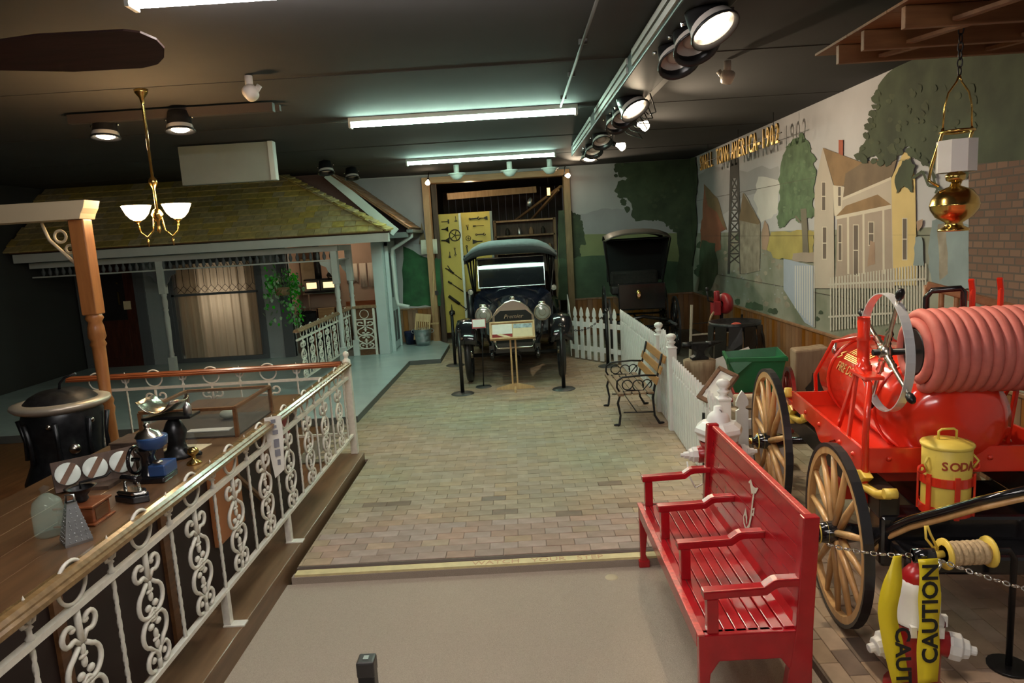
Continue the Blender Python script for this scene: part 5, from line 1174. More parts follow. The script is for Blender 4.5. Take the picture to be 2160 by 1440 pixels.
# grater and glass dome at the near end
t = thing('tin_grater', 'tapering tin grater standing at the near end of the counter', 'grater', (-2.02, 2.88, CT))
MB().lathe([(.075, 0), (.076, .012), (.03, .17), (.028, .18), (.03, .185)], n=4, sm=False).b('body', tin, t); MB().tube([(-.02, 0, .18), (-.018, 0, .215), (.018, 0, .215), (.02, 0, .18)], .005, 6).b('handle', tin, t)
b = MB()
for f in range(4):
    for r in range(9):
        for c_ in range(4-r//3):
            a = PI/2*f+PI/4; d = .053-.0036*r; w_ = (c_-(3-r//3)/2)*.022; b.ell((d*math.cos(a)-w_*math.sin(a), d*math.sin(a)+w_*math.cos(a), .02+.017*r), .004, .004, .003, 5, 3)
b.b('grating_bumps', tin, t, kind='stuff')
t = thing('glass_jar', 'greenish glass jar behind the tin grater', 'jar', (-2.2, 2.98, CT))
MB().lathe([(.0, .0), (.06, .0), (.065, .01), (.065, .12), (.055, .16), (.02, .19), (.0, .195)], n=18).b('jar', mat('green_glass', (.45, .62, .52), .06, alpha=.28), t); MB().lathe([(.02, .19), (.015, .205), (.022, .22), (.0, .235)], n=10).b('knob', glass, t)
# tilted board of white oval plates
t = thing('plate_rack', 'tilted dark rack holding white oval plates crossed by brown bands', 'rack', (-2.40, 3.66, CT))
PM = frame3((0, 0, .09), (.75, .65, 0), (-.25, .3, .9))
MB(PM).box(-.20, .20, -.08, .08, -.012, 0).b('rack_board', barn_dark, t, bev=.004); MB(PM).box(-.2, .2, -.09, -.07, 0, .02).b('ledge', barn_dark, t)
MB().box(-.13, .13, -.11, .11, 0, .02).bar((0, .04, .0), (0, .03, .09), .04, .04).b('foot', barn_dark, t)
for k, x in enumerate((-.13, .0, .13)):
    p = MB(PM).lathe([(.0, .006), (.05, .006), (.062, .014), (.06, .016), (.0, .01)], (x, 0, 0), n=22).b('oval_plate', mat('plate_white', (.70, .78, .72), .25), t)
    MB(PM @ Matrix.Translation((x, 0, 0)) @ Matrix.Rotation(R(-35), 4, 'Z')).box(-.014, .014, -.06, .06, .015, .02).b('band', brown_wood, p)
t = thing('wooden_box', 'dark brown wooden box on the counter behind the blue mill', 'box', (-2.30, 3.92, CT))
MB().box(-.10, .10, -.10, .10, 0, .17).b('box_body', barn_dark, t, bev=.005); MB().box(-.105, .105, -.105, .105, .17, .182).b('lid', barn_dark, t, bev=.003); MB().ell((0, -.105, .12), .012).b('knob', brass, t)
tag(MB().prism([(-.14, -.07), (.13, -.09), (.15, .05), (-.12, .08)], CT+.001, CT+.004, 'xy').b('paper_sheet', paper_cream), 'cream sheet of paper lying on the counter', 'paper').location = (-2.2, 4.28, 0)
t = thing('oil_lamp', 'small brass oil lamp with clear globe on the counter', 'lamp', (-1.98, 3.93, CT))
MB().lathe([(.0, 0), (.045, .0), (.04, .012), (.012, .03), (.012, .05), (.035, .07), (.03, .09), (.015, .10)], n=14).b('base', brass, t); MB().lathe([(.016, .10), (.035, .13), (.02, .17), (.018, .19)], n=14).b('chimney', glass, t)
# pot-bellied stove
t = thing('potbelly_stove', 'black pot-bellied stove with pale nickel rim beyond the counter', 'stove', (-3.42, 4.95, -.02))
MB().lathe([(.20, .22), (.27, .30), (.30, .45), (.30, .60), (.25, .72), (.235, .80), (.25, .95), (.265, 1.08), (.25, 1.12)], n=28).b('belly', stove_iron, t)
MB().lathe([(.25, 1.11), (.30, 1.13), (.325, 1.155), (.32, 1.175), (.25, 1.185), (.24, 1.18)], n=28).b('rim', rim_nickel, t)
MB().lathe([(.24, 1.18), (.20, 1.22), (.14, 1.25), (.0, 1.26)], n=24).b('lid', iron, t); MB().tube([(.0, 0, 1.25), (.01, 0, 1.30), (.05, .0, 1.34), (.14, .0, 1.37)], .010, 6).b('lid_handle', iron, t)
for k in range(4):
    a = R(45+90*k); MB().tube([(.18*math.cos(a), .18*math.sin(a), .24), (.26*math.cos(a), .26*math.sin(a), .12), (.27*math.cos(a), .27*math.sin(a), .0)], [.03, .022, .03], 8).b('leg', iron, t)
for k in range(8):
    a = R(22+45*k); MB().tube([(.262*math.cos(a), .262*math.sin(a), .76), (.26*math.cos(a), .26*math.sin(a), .90), (.285*math.cos(a), .285*math.sin(a), 1.06)], [.02, .014, .02], 6).b('rib', stove_iron, t)
d = MB(Matrix.Rotation(R(-48), 4, 'Z')).box(.27, .31, -.10, .10, .42, .66).b('fire_door', stove_iron, t, bev=.015); MB(Matrix.Rotation(R(-48), 4, 'Z')).lathe([(.0, .0), (.04, .0), (.035, .02), (.0, .025)], (.29, .0, .86), (1, 0, 0), 14).b('damper_disc', nickel, t)
MB(Matrix.Rotation(R(-30), 4, 'Z')).tube([(.30, .11, .50), (.34, .12, .55), (.34, .12, .62)], .010, 6).ell((.34, .12, .63), .018).b('door_handle', nickel, d)
for a in (-75, -20): MB(Matrix.Rotation(R(a), 4, 'Z')).ell((.285, 0, 1.04), .02).b('nickel_knob', nickel, t)
# turned wooden post with cream beam
t = thing('turned_post', 'orange-brown turned wooden post with cream beam and scroll bracket', 'post', (-3.36, 5.4, -.02))
MB().lathe([(.05, .45), (.06, .50), (.05, .53), (.042, .56), (.05, .60), (.045, .95), (.055, 1.0), (.045, 1.03), (.055, 1.06), (.042, 1.10), (.05, 1.45), (.05, 1.50), (.062, 1.52), (.05, 1.55), (.066, 1.58), (.06, 1.66), (.05, 1.70), (.068, 1.73), (.055, 1.76)], n=18).b('turned_shaft', post_wood, t)
MB().box(-.06, .06, -.06, .06, 1.76, 2.50).b('upper_block', post_wood, t, bev=.008); MB().box(-.06, .06, -.06, .06, 0, .46).b('lower_block', post_wood, t, bev=.008)
cream = mat('cream_beam', (.66, .55, .36), .5)
MB().prism([(-1.9, 2.50), (.06, 2.50), (.075, 2.54), (.10, 2.58), (.12, 2.64), (-1.9, 2.64)], -.10, .10).b('beam', cream, t, bev=.004)
MB().torus((-.17, 0, 2.38), .045, .012, (0, 1, 0), 16, 6).torus((-.11, 0, 2.28), .03, .011, (0, 1, 0), 14, 6).tube([(-.30, 0, 2.49), (-.26, 0, 2.36), (-.16, 0, 2.25), (-.06, 0, 2.14)], .014, 6).b('scroll_bracket', cream, t)
# short black post near the viewer
t = thing('barrier_post', 'top of a short black square post at the bottom edge of the view', 'post', (-.655, 2.40, -.06))
MB().box(-.032, .032, -.032, .032, 0, .65).b('shaft', black_metal, t, bev=.008); MB().box(-.034, .034, -.034, .034, .60, .665).b('cap', mat('cap_dark', (.03, .028, .027), .35), t, bev=.008); MB().box(-.010, .010, -.012, .012, .665, .668).b('screw_slot', steel, t)
MB().lathe([(.0, .012), (.13, .01), (.14, 0)], n=20).b('base', black_metal, t)
tag(MB().lathe([(.0, .004), (.038, .004), (.042, .0)], (.5, 4.17, -.06), n=24).b('floor_disc', mat('floor_disc_cream', (.50, .42, .28), .6)), 'pale round disc on the taupe carpet near the red bench', 'disc')
# ------------------------------------------------------------------ red bench
t = thing('red_bench', 'long glossy red wooden bench with four arm rests on the carpet', 'bench', (.95, 3.56, -.06))
Y0, Y1 = -.76, .76; SZ = .43
for k in range(8):
    x = -.225+.052*k; MB().box(x, x+.049, Y0+.02, Y1-.02, SZ-.022, SZ+(.0 if k < 6 else .006*(k-5))).b('seat_slat', bench_red, t, bev=.004)
MB().prism([(.19, SZ-.02), (.235, SZ+.05), (.222, SZ+.058), (.178, SZ)], Y0+.02, Y1-.02).b('seat_cove', bench_red, t, bev=.003)
MB().box(-.24, -.222, Y0+.046, Y1-.046, SZ-.085, SZ+.002).b('front_rail', bench_red, t, bev=.004); MB().box(-.246, -.215, Y0-.004, Y1+.004, SZ-.004, SZ+.006).b('nosing_strip', bench_edge, t, bev=.003)
BM = Matrix.Translation((.205, 0, SZ)) @ Matrix.Rotation(R(5), 4, 'Y')
for k in range(6):
    z = .03+.078*k; MB(BM).box(0, .022, Y0+.02, Y1-.02, z, z+.0755).b('back_board', bench_red, t, bev=.003)
MB(BM).box(-.006, .03, Y0+.046, Y1-.046, .495, .515).b('back_cap', bench_edge, t, bev=.005)
for y in (Y0, Y1-.045):
    MB().prism([(.12, 0), (.255, 0), (.262, SZ), (.288, SZ+.52), (.215, SZ+.52), (.185, SZ)], y-.003, y+.048).b('back_post', bench_red, t, bev=.006)
    MB().prism([(-.24, .0), (-.19, .0), (-.185, .035), (-.205, .09), (-.19, SZ-.19), (-.15, SZ-.13), (.12, SZ-.13), (.16, SZ-.19), (.19, SZ-.15), (.19, SZ), (-.24, SZ)], y, y+.045).b('end_panel', bench_red, t, bev=.006)
    MB().box(-.252, -.18, y-.006, y+.051, .0, .05).b('foot_block', bench_red, t, bev=.008)
for i, y in enumerate((-.755, -.27, .21, .70)):
    a = MB().box(-.20, -.15, y, y+.05, SZ, SZ+.165).b('arm_post', bench_red, t, bev=.005)
    MB().prism([(-.215, SZ+.165), (.06, SZ+.172), (.10, SZ+.20), (.12, SZ+.205), (.225, SZ+.205), (.225, SZ+.24), (.11, SZ+.24), (.09, SZ+.235), (.05, SZ+.207), (-.215, SZ+.20)], y-.005, y+.055).b('arm_rest', bench_red, t, bev=.005)
    MB().prism([(-.216, SZ+.200), (.05, SZ+.2072), (.09, SZ+.2352), (.11, SZ+.2402), (.225, SZ+.2402), (.225, SZ+.243), (.108, SZ+.243), (.088, SZ+.238), (.048, SZ+.210), (-.216, SZ+.203)], y-.003, y+.004).b('worn_edge', bench_edge, a)
# painted initial on the back
ch = mat('script_cream', (.62, .55, .45), .5)
LM = Matrix.Translation((.205, -.06, SZ)) @ Matrix.Rotation(R(5), 4, 'Y') @ frame3((-.004, 0, .28), (0, -1, 0), (0, 0, 1))
def stroke(pts, ws):
    b = MB(LM); P = [Vector((x, y, 0)) for x, y in pts]; vs = []
    for i, p in enumerate(P):
        d = (P[min(i+1, len(P)-1)]-P[max(i-1, 0)]).normalized(); n = Vector((-d.y, d.x, 0))*ws[i]*.7; vs += [p+n, p-n]
    return b.add(vs, [(2*i, 2*i+1, 2*i+3, 2*i+2) for i in range(len(P)-1)])
stroke([(-.06, .12), (-.035, .135), (0, .10), (.05, .115), (.08, .14)], [.006, .02, .035, .02, .004]).b('painted_stroke', ch, t)
stroke([(.03, .11), (.02, .05), (.015, -.04), (.0, -.10), (-.04, -.14), (-.08, -.12), (-.095, -.08)], [.012, .014, .016, .014, .012, .014, .006]).b('painted_stroke', ch, t)
stroke([(-.09, -.08), (-.07, -.05), (-.05, -.075), (-.04, -.11)], [.006, .03, .02, .004]).b('painted_stroke', ch, t)
stroke([(.02, .0), (.05, .015), (.045, -.02), (.02, -.03)], [.006, .016, .014, .004]).b('painted_stroke', ch, t)
# ------------------------------------------------------------------ white picket fences
def pk_poly(w_, h): return [(-w_/2, 0), (w_/2, 0), (w_/2, h-.20), (w_*.26, h-.185), (w_*.26, h-.165), (w_/2, h-.15), (w_/2, h-.11), (w_*.3, h-.05), (0, h), (-w_*.3, h-.05), (-w_/2, h-.11), (-w_/2, h-.15), (-w_*.26, h-.165), (-w_*.26, h-.185), (-w_/2, h-.20)]
pk_me = None
def fence(a, b_, label, h=.9, sp=.105, w_=.07, top=None, rails=True, inset=.06, back=.03):
    global pk_me
    a, b_ = Vector(a), Vector(b_); d = b_-a; L = d.length; rz = math.atan2(d.y, d.x)
    t = thing('picket_fence', label, 'fence', (a.x, a.y, 0), rz)
    if rails:
        for z in (.16, h-.32): MB().box(0, L, back*.2, back, z, z+.085).b('rail', picket_white, t, bev=.004)
    if pk_me is None:
        o = MB().prism(pk_poly(w_, .9), -.011, .007).b('picket', picket_white); pk_me = o.data; bpy.data.objects.remove(o)
    n = max(1, int((L-inset*2)/sp)+1); s0 = (L-(n-1)*sp)/2
    for k in range(n):
        o = bpy.data.objects.new('picket', pk_me); col.objects.link(o); o.parent = t; u = s0+k*sp
        o.location = (u, 0, .02); hh = h*(top(u/L) if top else 1); o.scale = (w_/.07, 1, hh/.9)
    return t
def fpost(x, y, h, label):
    t = thing('fence_post', label, 'post', (x, y, 0), 0, None)
    MB().box(-.045, .045, -.045, .045, 0, h-.16).b('shaft', picket_white, t, bev=.004); MB().box(-.052, .052, -.052, .052, h-.16, h-.145).b('collar', picket_white, t, bev=.004)
    MB().lathe([(.045, h-.145), (.025, h-.125), (.045, h-.10), (.045, h-.09), (.025, h-.08), (.048, h-.05), (.052, h-.03), (.035, h-.008), (.0, h)], n=16).b('finial', picket_white, t)
fence((.90, 11.85), (1.60, 10.95), 'short front run of white pickets facing the viewer beside the car', .89, .155, .075)
fence((1.02, 14.2), (.88, 11.87), 'white picket run going back toward the right barn jamb', .9, .12)
fence((1.61, 10.93), (1.62, 8.03), 'white picket run behind the garden bench, sloping away to the car', .9, .105)
fence((1.62, 7.93), (1.59, 7.26), 'narrow arched picket gate between the two ball-topped posts', .88, .105, .07, lambda u: 1+.16*math.sin(PI*u))
fence((1.585, 7.13), (1.50, 5.12), 'white picket run between the garden bench and the white-topped hydrant', .80, .105)
fence((1.70, 5.58), (2.25, 5.66), 'few white pickets seen through the far wagon wheel', .76, .165, .10)
fpost(1.62, 7.98, 1.07, 'ball-topped white fence post farther along the aisle')
fpost(1.59, 7.19, 1.05, 'ball-topped white fence post behind the garden bench')
fpost(1.50, 5.06, 1.01, 'ball-topped white fence post behind the white-topped hydrant')
# framed notice leaning on the fence
t = thing('framed_notice', 'brown framed white notice leaning on the picket fence', 'sign', (1.40, 5.55, .0))
a, b_, c_ = at(1474, 838, Y=5.60), at(1510, 857, Y=5.48), at(1497, 770, Y=5.75)
FM = frame3(a, (b_-a), (c_-a)); FM.translation -= Vector((1.40, 5.55, 0)); fw_, fh_ = (b_-a).length, (c_-a).length
MB(FM).box(.0, fw_, 0, fh_, .0, .012).b('notice', paper, t)
for q in ((-.012, fw_+.012, -.012, .022), (-.012, fw_+.012, fh_-.022, fh_+.012), (-.012, .022, 0, fh_), (fw_-.022, fw_+.012, 0, fh_)): MB(FM).box(*q, -.01, .028).b('frame_strip', brown_wood, t, bev=.004)
MB().bar((.08, .02, .0), (.08, .0, .62), .02, .02).b('stand_leg', black_metal, t)
# ------------------------------------------------------------------ garden bench
t = thing('garden_bench', 'slatted garden bench with scrolled black iron ends before the picket fence', 'bench', (1.27, 7.9, 0))
gw = wood('garden_slat', (.17, .10, .055), (.26, .16, .09), .6, 'y', 6); gb = wood('garden_back_slat', (.33, .15, .05), (.42, .21, .075), .45, 'y', 6)
for y in (-.45, .46):
    e = MB().tube([(-.24, y, .0), (-.22, y, .02), (-.205, y, .12), (-.23, y, .26), (-.20, y, .36), (.0, y, .37), (.15, y, .35)], [.022, .014, .012, .014, .014, .014, .014], 7)
    e.tube([(.24, y, .0), (.22, y, .02), (.175, y, .10), (.16, y, .30), (.18, y, .42), (.235, y, .62), (.27, y, .79)], [.024, .015, .012, .014, .014, .013, .012], 7)
    e.tube([(-.17, y, .15), (.16, y, .14)], .007, 6).ell((-.25, y, .012), .035, .014, .014, 8, 5).ell((.25, y, .012), .035, .014, .014, 8, 5)
    e.b('iron_end', iron, t)
    s_ = MB().tube([(.20, y, .55), (.08, y, .56), (-.06, y, .555), (-.17, y, .55), (-.23, y, .51), (-.235, y, .44), (-.20, y, .37)], .011, 7)
    s_.tube([(x+.0, y, z) for x, _, z in arcpts(-.12, .46, .055, 20, 340, 14)], .007, 6).tube([(x, y, z) for x, _, z in arcpts(.0, .45, .06, -30, 230, 12)], .007, 6).tube([(x, y, z) for x, _, z in arcpts(.10, .46, .05, -60, 200, 12)], .007, 6)
    s_.tube([(-.20, y, .38), (-.08, y, .40), (.05, y, .39), (.15, y, .50)], .007, 6).b('scrolled_arm', iron, t)
MB().cyl((-.02, -.45, .14), (-.02, .46, .14), .006, n=6).b('tie_rod', iron, t)
for k in range(5): x = -.24+.082*k; MB().box(x, x+.066, -.56, .57, .372+(.012 if k == 0 else 0)*-1, .392).b('seat_slat', gw, t, bev=.005)
for k in range(3):
    z = .46+.115*k; x = .195+.045*k; MB(Matrix.Translation((x, 0, z)) @ Matrix.Rotation(R(18), 4, 'Y')).box(-.026, -.008, -.56, .57, 0, .085).b('back_slat', gb, t, bev=.006)
# ------------------------------------------------------------------ fire hydrants
def hydrant(loc, label, rz, kind):
    t = thing('fire_hydrant', label, 'hydrant', loc, rz)
    if kind == 1:
        MB().lathe([(.15, 0), (.15, .03), (.12, .035), (.105, .06), (.10, .40), (.105, .52), (.12, .56), (.135, .60), (.135, .62)], n=22).b('barrel', hyd_red, t)
        MB().lathe([(.13, .62), (.15, .63), (.15, .665), (.175, .69), (.165, .72), (.12, .755), (.085, .765)], n=8, sm=False).b('bonnet', hyd_white, t, bev=.006)
        MB().lathe([(.085, .765), (.075, .80), (.05, .825), (.035, .83), (.03, .87), (.0, .872)], n=14).b('dome', hyd_white, t)
        for s, zz in ((-1, .52), (1, .52)):
            MB().lathe([(.06, .08), (.062, .15), (.05, .16)], (0, 0, zz), (s, 0, 0), 16).b('nozzle', hyd_red, t)
            MB().lathe([(.055, .155), (.058, .16), (.058, .19), (.048, .195), (.045, .215), (.028, .22), (.026, .25), (.016, .255), (.015, .275), (.0, .277)], (0, 0, zz), (s, 0, 0), 8, sm=False).b('cap', hyd_white, t)
        MB().tube([(-.23, 0, .47), (-.22, -.02, .36), (-.18, -.03, .28), (-.13, -.02, .30)], .006, 6).b('cap_chain', hyd_white, t)
    else:
        MB().lathe([(.13, 0), (.13, .03), (.10, .04), (.095, .10), (.10, .28), (.095, .33), (.11, .345), (.11, .36)], n=22).b('barrel', hyd_red, t)
        MB().lathe([(.105, .36), (.105, .375), (.09, .39), (.088, .50), (.075, .545), (.06, .56)], n=22).b('bonnet', hyd_white, t)
        MB().lathe([(.07, .545), (.068, .575), (.045, .605), (.03, .615), (.028, .65), (.0, .652)], n=14).b('top_nut', hyd_red, t)
        for s in (-1, 1):
            a = Vector((s, -.25, -.12)).normalized()
            MB().lathe([(.05, .06), (.055, .13), (.05, .135)], (0, 0, .27), a, 16).b('nozzle', hyd_red, t)
            MB().lathe([(.058, .12), (.062, .13), (.062, .165), (.045, .175), (.04, .20), (.02, .205), (.02, .23), (.0, .232)], (0, 0, .27), a, 10, sm=False).b('cap', hyd_white, t, bev=.004)
        for k in range(6):
            a = 2*PI*k/6; MB().box(-.012, .012, -.012, .012, .33, .38).b('flange_bolt', hyd_white, t).location = (.11*math.cos(a), .11*math.sin(a), 0)
    return t
hydrant((1.385, 4.80, 0), 'red fire hydrant with broad white cap behind the bench end', 0, 1)
hydrant((1.70, 2.86, 0), 'red and white fire hydrant wrapped in caution tape at lower right', R(-8), 2)
# caution tape
def tape(pts, w_, label, word_, rot_up, u0, size):
    t = thing('caution_tape', label, 'tape', tuple(pts[0]), 0, 'caution tape on the hydrant'); o0 = Vector(pts[0])
    P0 = [Vector(p)-o0 for p in pts]; vs = []; P = []; W_ = []; m_ = len(P0)
    for i in range(m_-1):
        a, b_, c_, e_ = P0[max(i-1, 0)], P0[i], P0[i+1], P0[min(i+2, m_-1)]
        for j in range(5):
            u = j/5; P.append(.5*((2*b_)+(c_-a)*u+(2*a-5*b_+4*c_-e_)*u*u+(3*b_-3*c_+e_-a)*u**3)); W_.append(w_[i]+(w_[i+1]-w_[i])*u)
    P.append(P0[-1]); W_.append(w_[-1]); w_ = W_; n = len(P)
    for i, p in enumerate(P): vs += [p+Vector((-w_[i]/2, -.006*math.sin(i*.7), 0)), p+Vector((w_[i]/2, .006*math.sin(i*.7), 0))]
    MB().add(vs, [(2*i, 2*i+1, 2*i+3, 2*i+2) for i in range(n-1)], 0, True).b('strip', tape_yellow, t, solid=.0012)
    d = (P[-1]-P[0]).normalized(); c_ = P[0]+(P[-1]-P[0])*u0
    fr = Vector((.0, -1, 0)); side = d.cross(fr).normalized()
    M = frame3(c_+fr*.022, -d if rot_up else d, d.cross(fr) if not rot_up else (-d).cross(fr) )
    M = frame3(c_+fr*.020, -d if rot_up else d, (fr.cross(-d) if rot_up else fr.cross(d)))
    text('lettering', word_, size, ink, t, M, .0008, bold=True, sx=1.05)
A1 = [at(1893, 1172, Y=2.74), at(1884, 1222, Y=2.72), at(1872, 1290, Y=2.70), at(1882, 1350, Y=2.69), at(1900, 1440, Y=2.68)]
tape(A1, [.035, .075, .085, .082, .078], 'yellow caution tape strip hanging at the left of the hydrant', 'CAUTION', False, .92, .088)
A2 = [at(1958, 1178, Y=2.72), at(1961, 1240, Y=2.70), at(1960, 1300, Y=2.69), at(1958, 1360, Y=2.68), at(1957, 1440, Y=2.67)]
tape(A2, [.085, .088, .09, .09, .09], 'yellow caution tape strip hanging at the right of the hydrant', 'CAUTION', True, .42, .090)
t = thing('pipe_sleeve', 'short black pipe sleeve on top of the tape-wrapped hydrant', 'pipe', (1.70, 2.80, .66))
MB().lathe([(.026, -.04), (.032, -.04), (.032, .045), (.026, .045), (.024, .0)], (-.02, 0, .03), (1, -.2, .05), 16).b('sleeve', black_gloss, t); MB().tube([(.03, 0, .02), (.05, -.01, -.01), (.03, -.02, -.03)], .009, 6).b('shackle', chrome, t)
chain('steel_chain', at(1742, 1147, Y=2.86), (1.69, 2.82, .685), .02, chrome, .014, 'shiny steel chain from the red bench to the hydrant pipe')
chain('steel_chain', (1.74, 2.80, .67), at(2230, 1260, Y=2.80), .01, chrome, .016, 'shiny steel chain running right from the hydrant pipe')
chain('steel_chain', (1.385, 4.76, .86), (1.62, 5.2, .32), .05, steel, .015, 'grey chain draped from the white-topped hydrant toward the wagon wheel')
# rope reel on a yellow bracket
t = thing('rope_reel', 'yellow hand reel wound with natural rope behind the tape', 'reel', (2.05, 2.98, 0))
pos = at(1990, 1168, Y=2.98); L0 = Vector((pos.x-2.05, 0, pos.z))
for q in (0, .20): MB().lathe([(.012, .0), (.07, .0), (.072, .01), (.06, .014), (.012, .012)], L0+Vector((q, 0, 0)), (1, 0, 0), 22).b('flange', yellow, t)
b = MB(); n = 7
for k in range(n): b.torus(L0+Vector((.03+.024*k, 0, 0)), .042, .015, (1, .08*(-1)**k, .1), 20, 8)
b.cyl(L0, L0+Vector((.2, 0, 0)), .04, n=14).b('rope_coil', rope_m, t)
MB().cyl(L0+Vector((-.085, 0, 0)), L0, .016, n=12).b('grip', yellow, t)
MB().tube([L0+Vector((-.02, .01, .02)), L0+Vector((-.05, .02, .09)), L0+Vector((-.065, .02, .13)), L0+Vector((-.075, .02, .13)), L0+Vector((-.07, .02, .07)), L0+Vector((-.02, .01, -.0))], .006, 6).b('lever', yellow, t)
MB().tube([L0+Vector((-.07, 0, -.015)), L0+Vector((-.075, 0, -.04)), L0+Vector((-.10, 0, -.05)), L0+Vector((-.12, 0, -.06))], .005, 6).b('crank', yellow, t)
MB().tube([L0+Vector((.19, 0, 0)), L0+Vector((.30, 0, 0)), L0+Vector((.34, .02, -.05)), Vector((L0.x+.34, .02, .01))], .014, 8).cyl((L0.x+.34, .02, 0), (L0.x+.34, .02, .012), .09, n=18).b('stand', black_metal, t)
# ------------------------------------------------------------------ blacksmith corner
t = thing('anvil', 'black iron anvil with pointed horn on a wooden block', 'anvil', (2.12, 8.1, .58))
MB().prism([(-.10, 0), (.10, 0), (.10, .025), (.055, .05), (.045, .10), (.09, .14), (.10, .15), (.10, .20), (-.10, .20), (-.10, .15), (-.09, .13), (-.045, .10), (-.055, .05), (-.10, .025)], -.06, .06).b('body', iron, t, bev=.006)
MB().tube([(.08, 0, .17), (.16, 0, .178), (.24, 0, .19), (.29, 0, .197)], [.042, .034, .018, .004], 10).b('horn', iron, t); MB().tube([(-.08, 0, .17), (-.2, 0, .185)], [.05, .03], 4).b('heel', iron, t)
tag(MB().lathe([(.0, 0), (.21, 0), (.19, .1), (.185, .45), (.19, .57), (.0, .58)], (2.12, 8.1, 0), n=16).b('anvil_stump', stump_wood), 'squat tree stump block under the black anvil', 'stump')
t = thing('forge', 'black round blacksmith forge on legs with leather aprons hung around', 'forge', (2.80, 8.9, 0))
MB().lathe([(.0, .80), (.28, .80), (.32, .84), (.33, .90), (.31, .90), (.27, .85), (.0, .84)], n=28).b('pan', iron, t)
for k in range(4): a = R(40+90*k); MB().tube([(.22*math.cos(a), .22*math.sin(a), .8), (.27*math.cos(a), .27*math.sin(a), 0)], .018, 6).b('leg', iron, t)
for k in range(5):
    a = R(190+32*k); b = MB(Matrix.Translation((.33*math.cos(a), .33*math.sin(a), .86)) @ Matrix.Rotation(a+PI/2, 4, 'Z')); hh = (.42, .55, .34, .5, .36)[k]
    b.add([(-.08, .0, 0), (.08, 0, 0), (.085, -.02, -.2), (.05, -.01, -hh), (-.03, -.02, -hh+.06), (-.09, -.01, -hh*.8)], [(0, 1, 2, 3, 4, 5)]).b('leather_apron', leather, t, solid=.008)
for k in range(5): a = R(-60+25*k); MB().tube([(.31*math.cos(a), .31*math.sin(a), .88), (.36*math.cos(a), .36*math.sin(a), .7), (.38*math.cos(a), .38*math.sin(a), .42)], .008, 5).b('tongs', iron, t)
MB().ell((-.02, -.12, .87), .07, .05, .03, 10, 6).b('glowing_coal', mat('coal_red', (.55, .08, .05), .8, var=.5, scale=30), t)
t = thing('forge_blower', 'red cast-iron hand-crank forge blower on a stand behind the forge', 'blower', (2.78, 9.42, 0))
br = mat('blower_red', (.27, .015, .02), .4, var=.2, scale=10)
MB().lathe([(.04, -.05), (.13, -.05), (.15, 0), (.13, .05), (.04, .05)], (.05, 0, 1.08), (1, .3, 0), 18).b('fan_case', br, t); MB().box(-.13, -.02, -.08, .08, .93, 1.12).cyl((-.06, 0, 1.1), (-.06, 0, 1.26), .04, n=10).b('gear_case', br, t, bev=.015)
MB().tube([(-.08, -.05, 1.1), (-.2, -.08, 1.14), (-.22, -.1, 1.28)], .012, 6).ell((-.22, -.1, 1.30), .022, .022, .03, 8, 6).b('crank', iron, t); MB().cyl((.0, 0, 0), (.0, 0, .95), .025, n=8).b('stand', iron, t); MB().tube([(-.1, -.06, 1.0), (-.16, -.07, .92), (-.2, -.08, .8)], .018, 6).b('pipe', old_wood, t)
t = thing('tool_rack', 'thin pale tool rack with rods beside the anvil', 'rack', (2.42, 9.72, 0))
rk = mat('rack_pale', (.42, .36, .28), .7); MB().bar((-.02, 0, .0), (.03, 0, 1.05), .03, .03).b('upright', rk, t); MB().bar((.75, .12, .0), (.78, .12, .86), .025, .025).b('upright', iron, t)
for z in (.78, .62): MB().bar((0, 0, z), (.76, .1, z), .022 if z < .7 else .010, .02 if z < .7 else .010).b('rod', rk if z < .7 else iron, t)
for k, (x, y, z, a) in enumerate(((2.35, 8.6, .0, .9), (2.95, 8.45, .0, .4), (2.5, 7.75, .0, -.5), (2.2, 8.75, .0, 1.3))):
    tag(MB(Matrix.Translation((x, y, z)) @ Matrix.Rotation(a, 4, 'Z')).box(-.22, .22, -.045, .045, 0, .05).b('timber_offcut', (old_wood, pine)[k % 2], bev=.004), 'short timber offcut %s' % ('between anvil and forge', 'on the floor right below the forge', 'nearest the green cart in the smithy', 'behind the anvil stump')[k], 'timber', 'timber offcuts in the smithy')
tag(MB(Matrix.Translation((2.66, 8.2, .30)) @ Matrix.Rotation(R(62), 4, 'X') @ Matrix.Rotation(.3, 4, 'Z')).box(-.25, .25, -.33, .33, -.008, .008).b('pale_panel', mat('pale_card', (.60, .56, .53), .8)), 'pale board leaning below the forge', 'board')
t = thing('garden_cart', 'green wooden garden cart with red spoked wheels behind the picket fence', 'cart', (2.38, 6.95, 0), R(-12))
MB().add([(-.20, -.16, .46), (.20, -.16, .46), (.20, .22, .46), (-.20, .22, .46), (-.27, -.23, .80), (.27, -.23, .84), (.27, .30, .84), (-.27, .30, .80)], [(0, 3, 2, 1), (0, 1, 5, 4), (1, 2, 6, 5), (2, 3, 7, 6), (3, 0, 4, 7)]).b('box', green_paint, t, solid=.022)
MB().box(-.29, .29, -.25, -.22, .79, .83).box(-.29, -.26, -.25, .31, .77, .81).b('box_rim', green_paint, t, bev=.004); MB().add([(-.27, -.23, .80), (-.05, -.25, .79), (-.20, -.26, .66)], [(0, 1, 2)]).b('bent_corner', green_paint, t, solid=.01)
MB().torus((.12, -.24, .62), .06, .006, (0, 1, 0), 14, 5).b('ring_handle', green_paint, t)
for x in (-.34, .34): wagon_wheel(x, .0, .34, .34, t, cart_red, cart_red, cart_red, 10, .03, hub=(.035, .10))
MB().cyl((-.34, 0, .34), (.34, 0, .34), .02, n=8).box(-.22, .22, -.2, .26, .42, .46).b('undercarriage', cart_red, t)
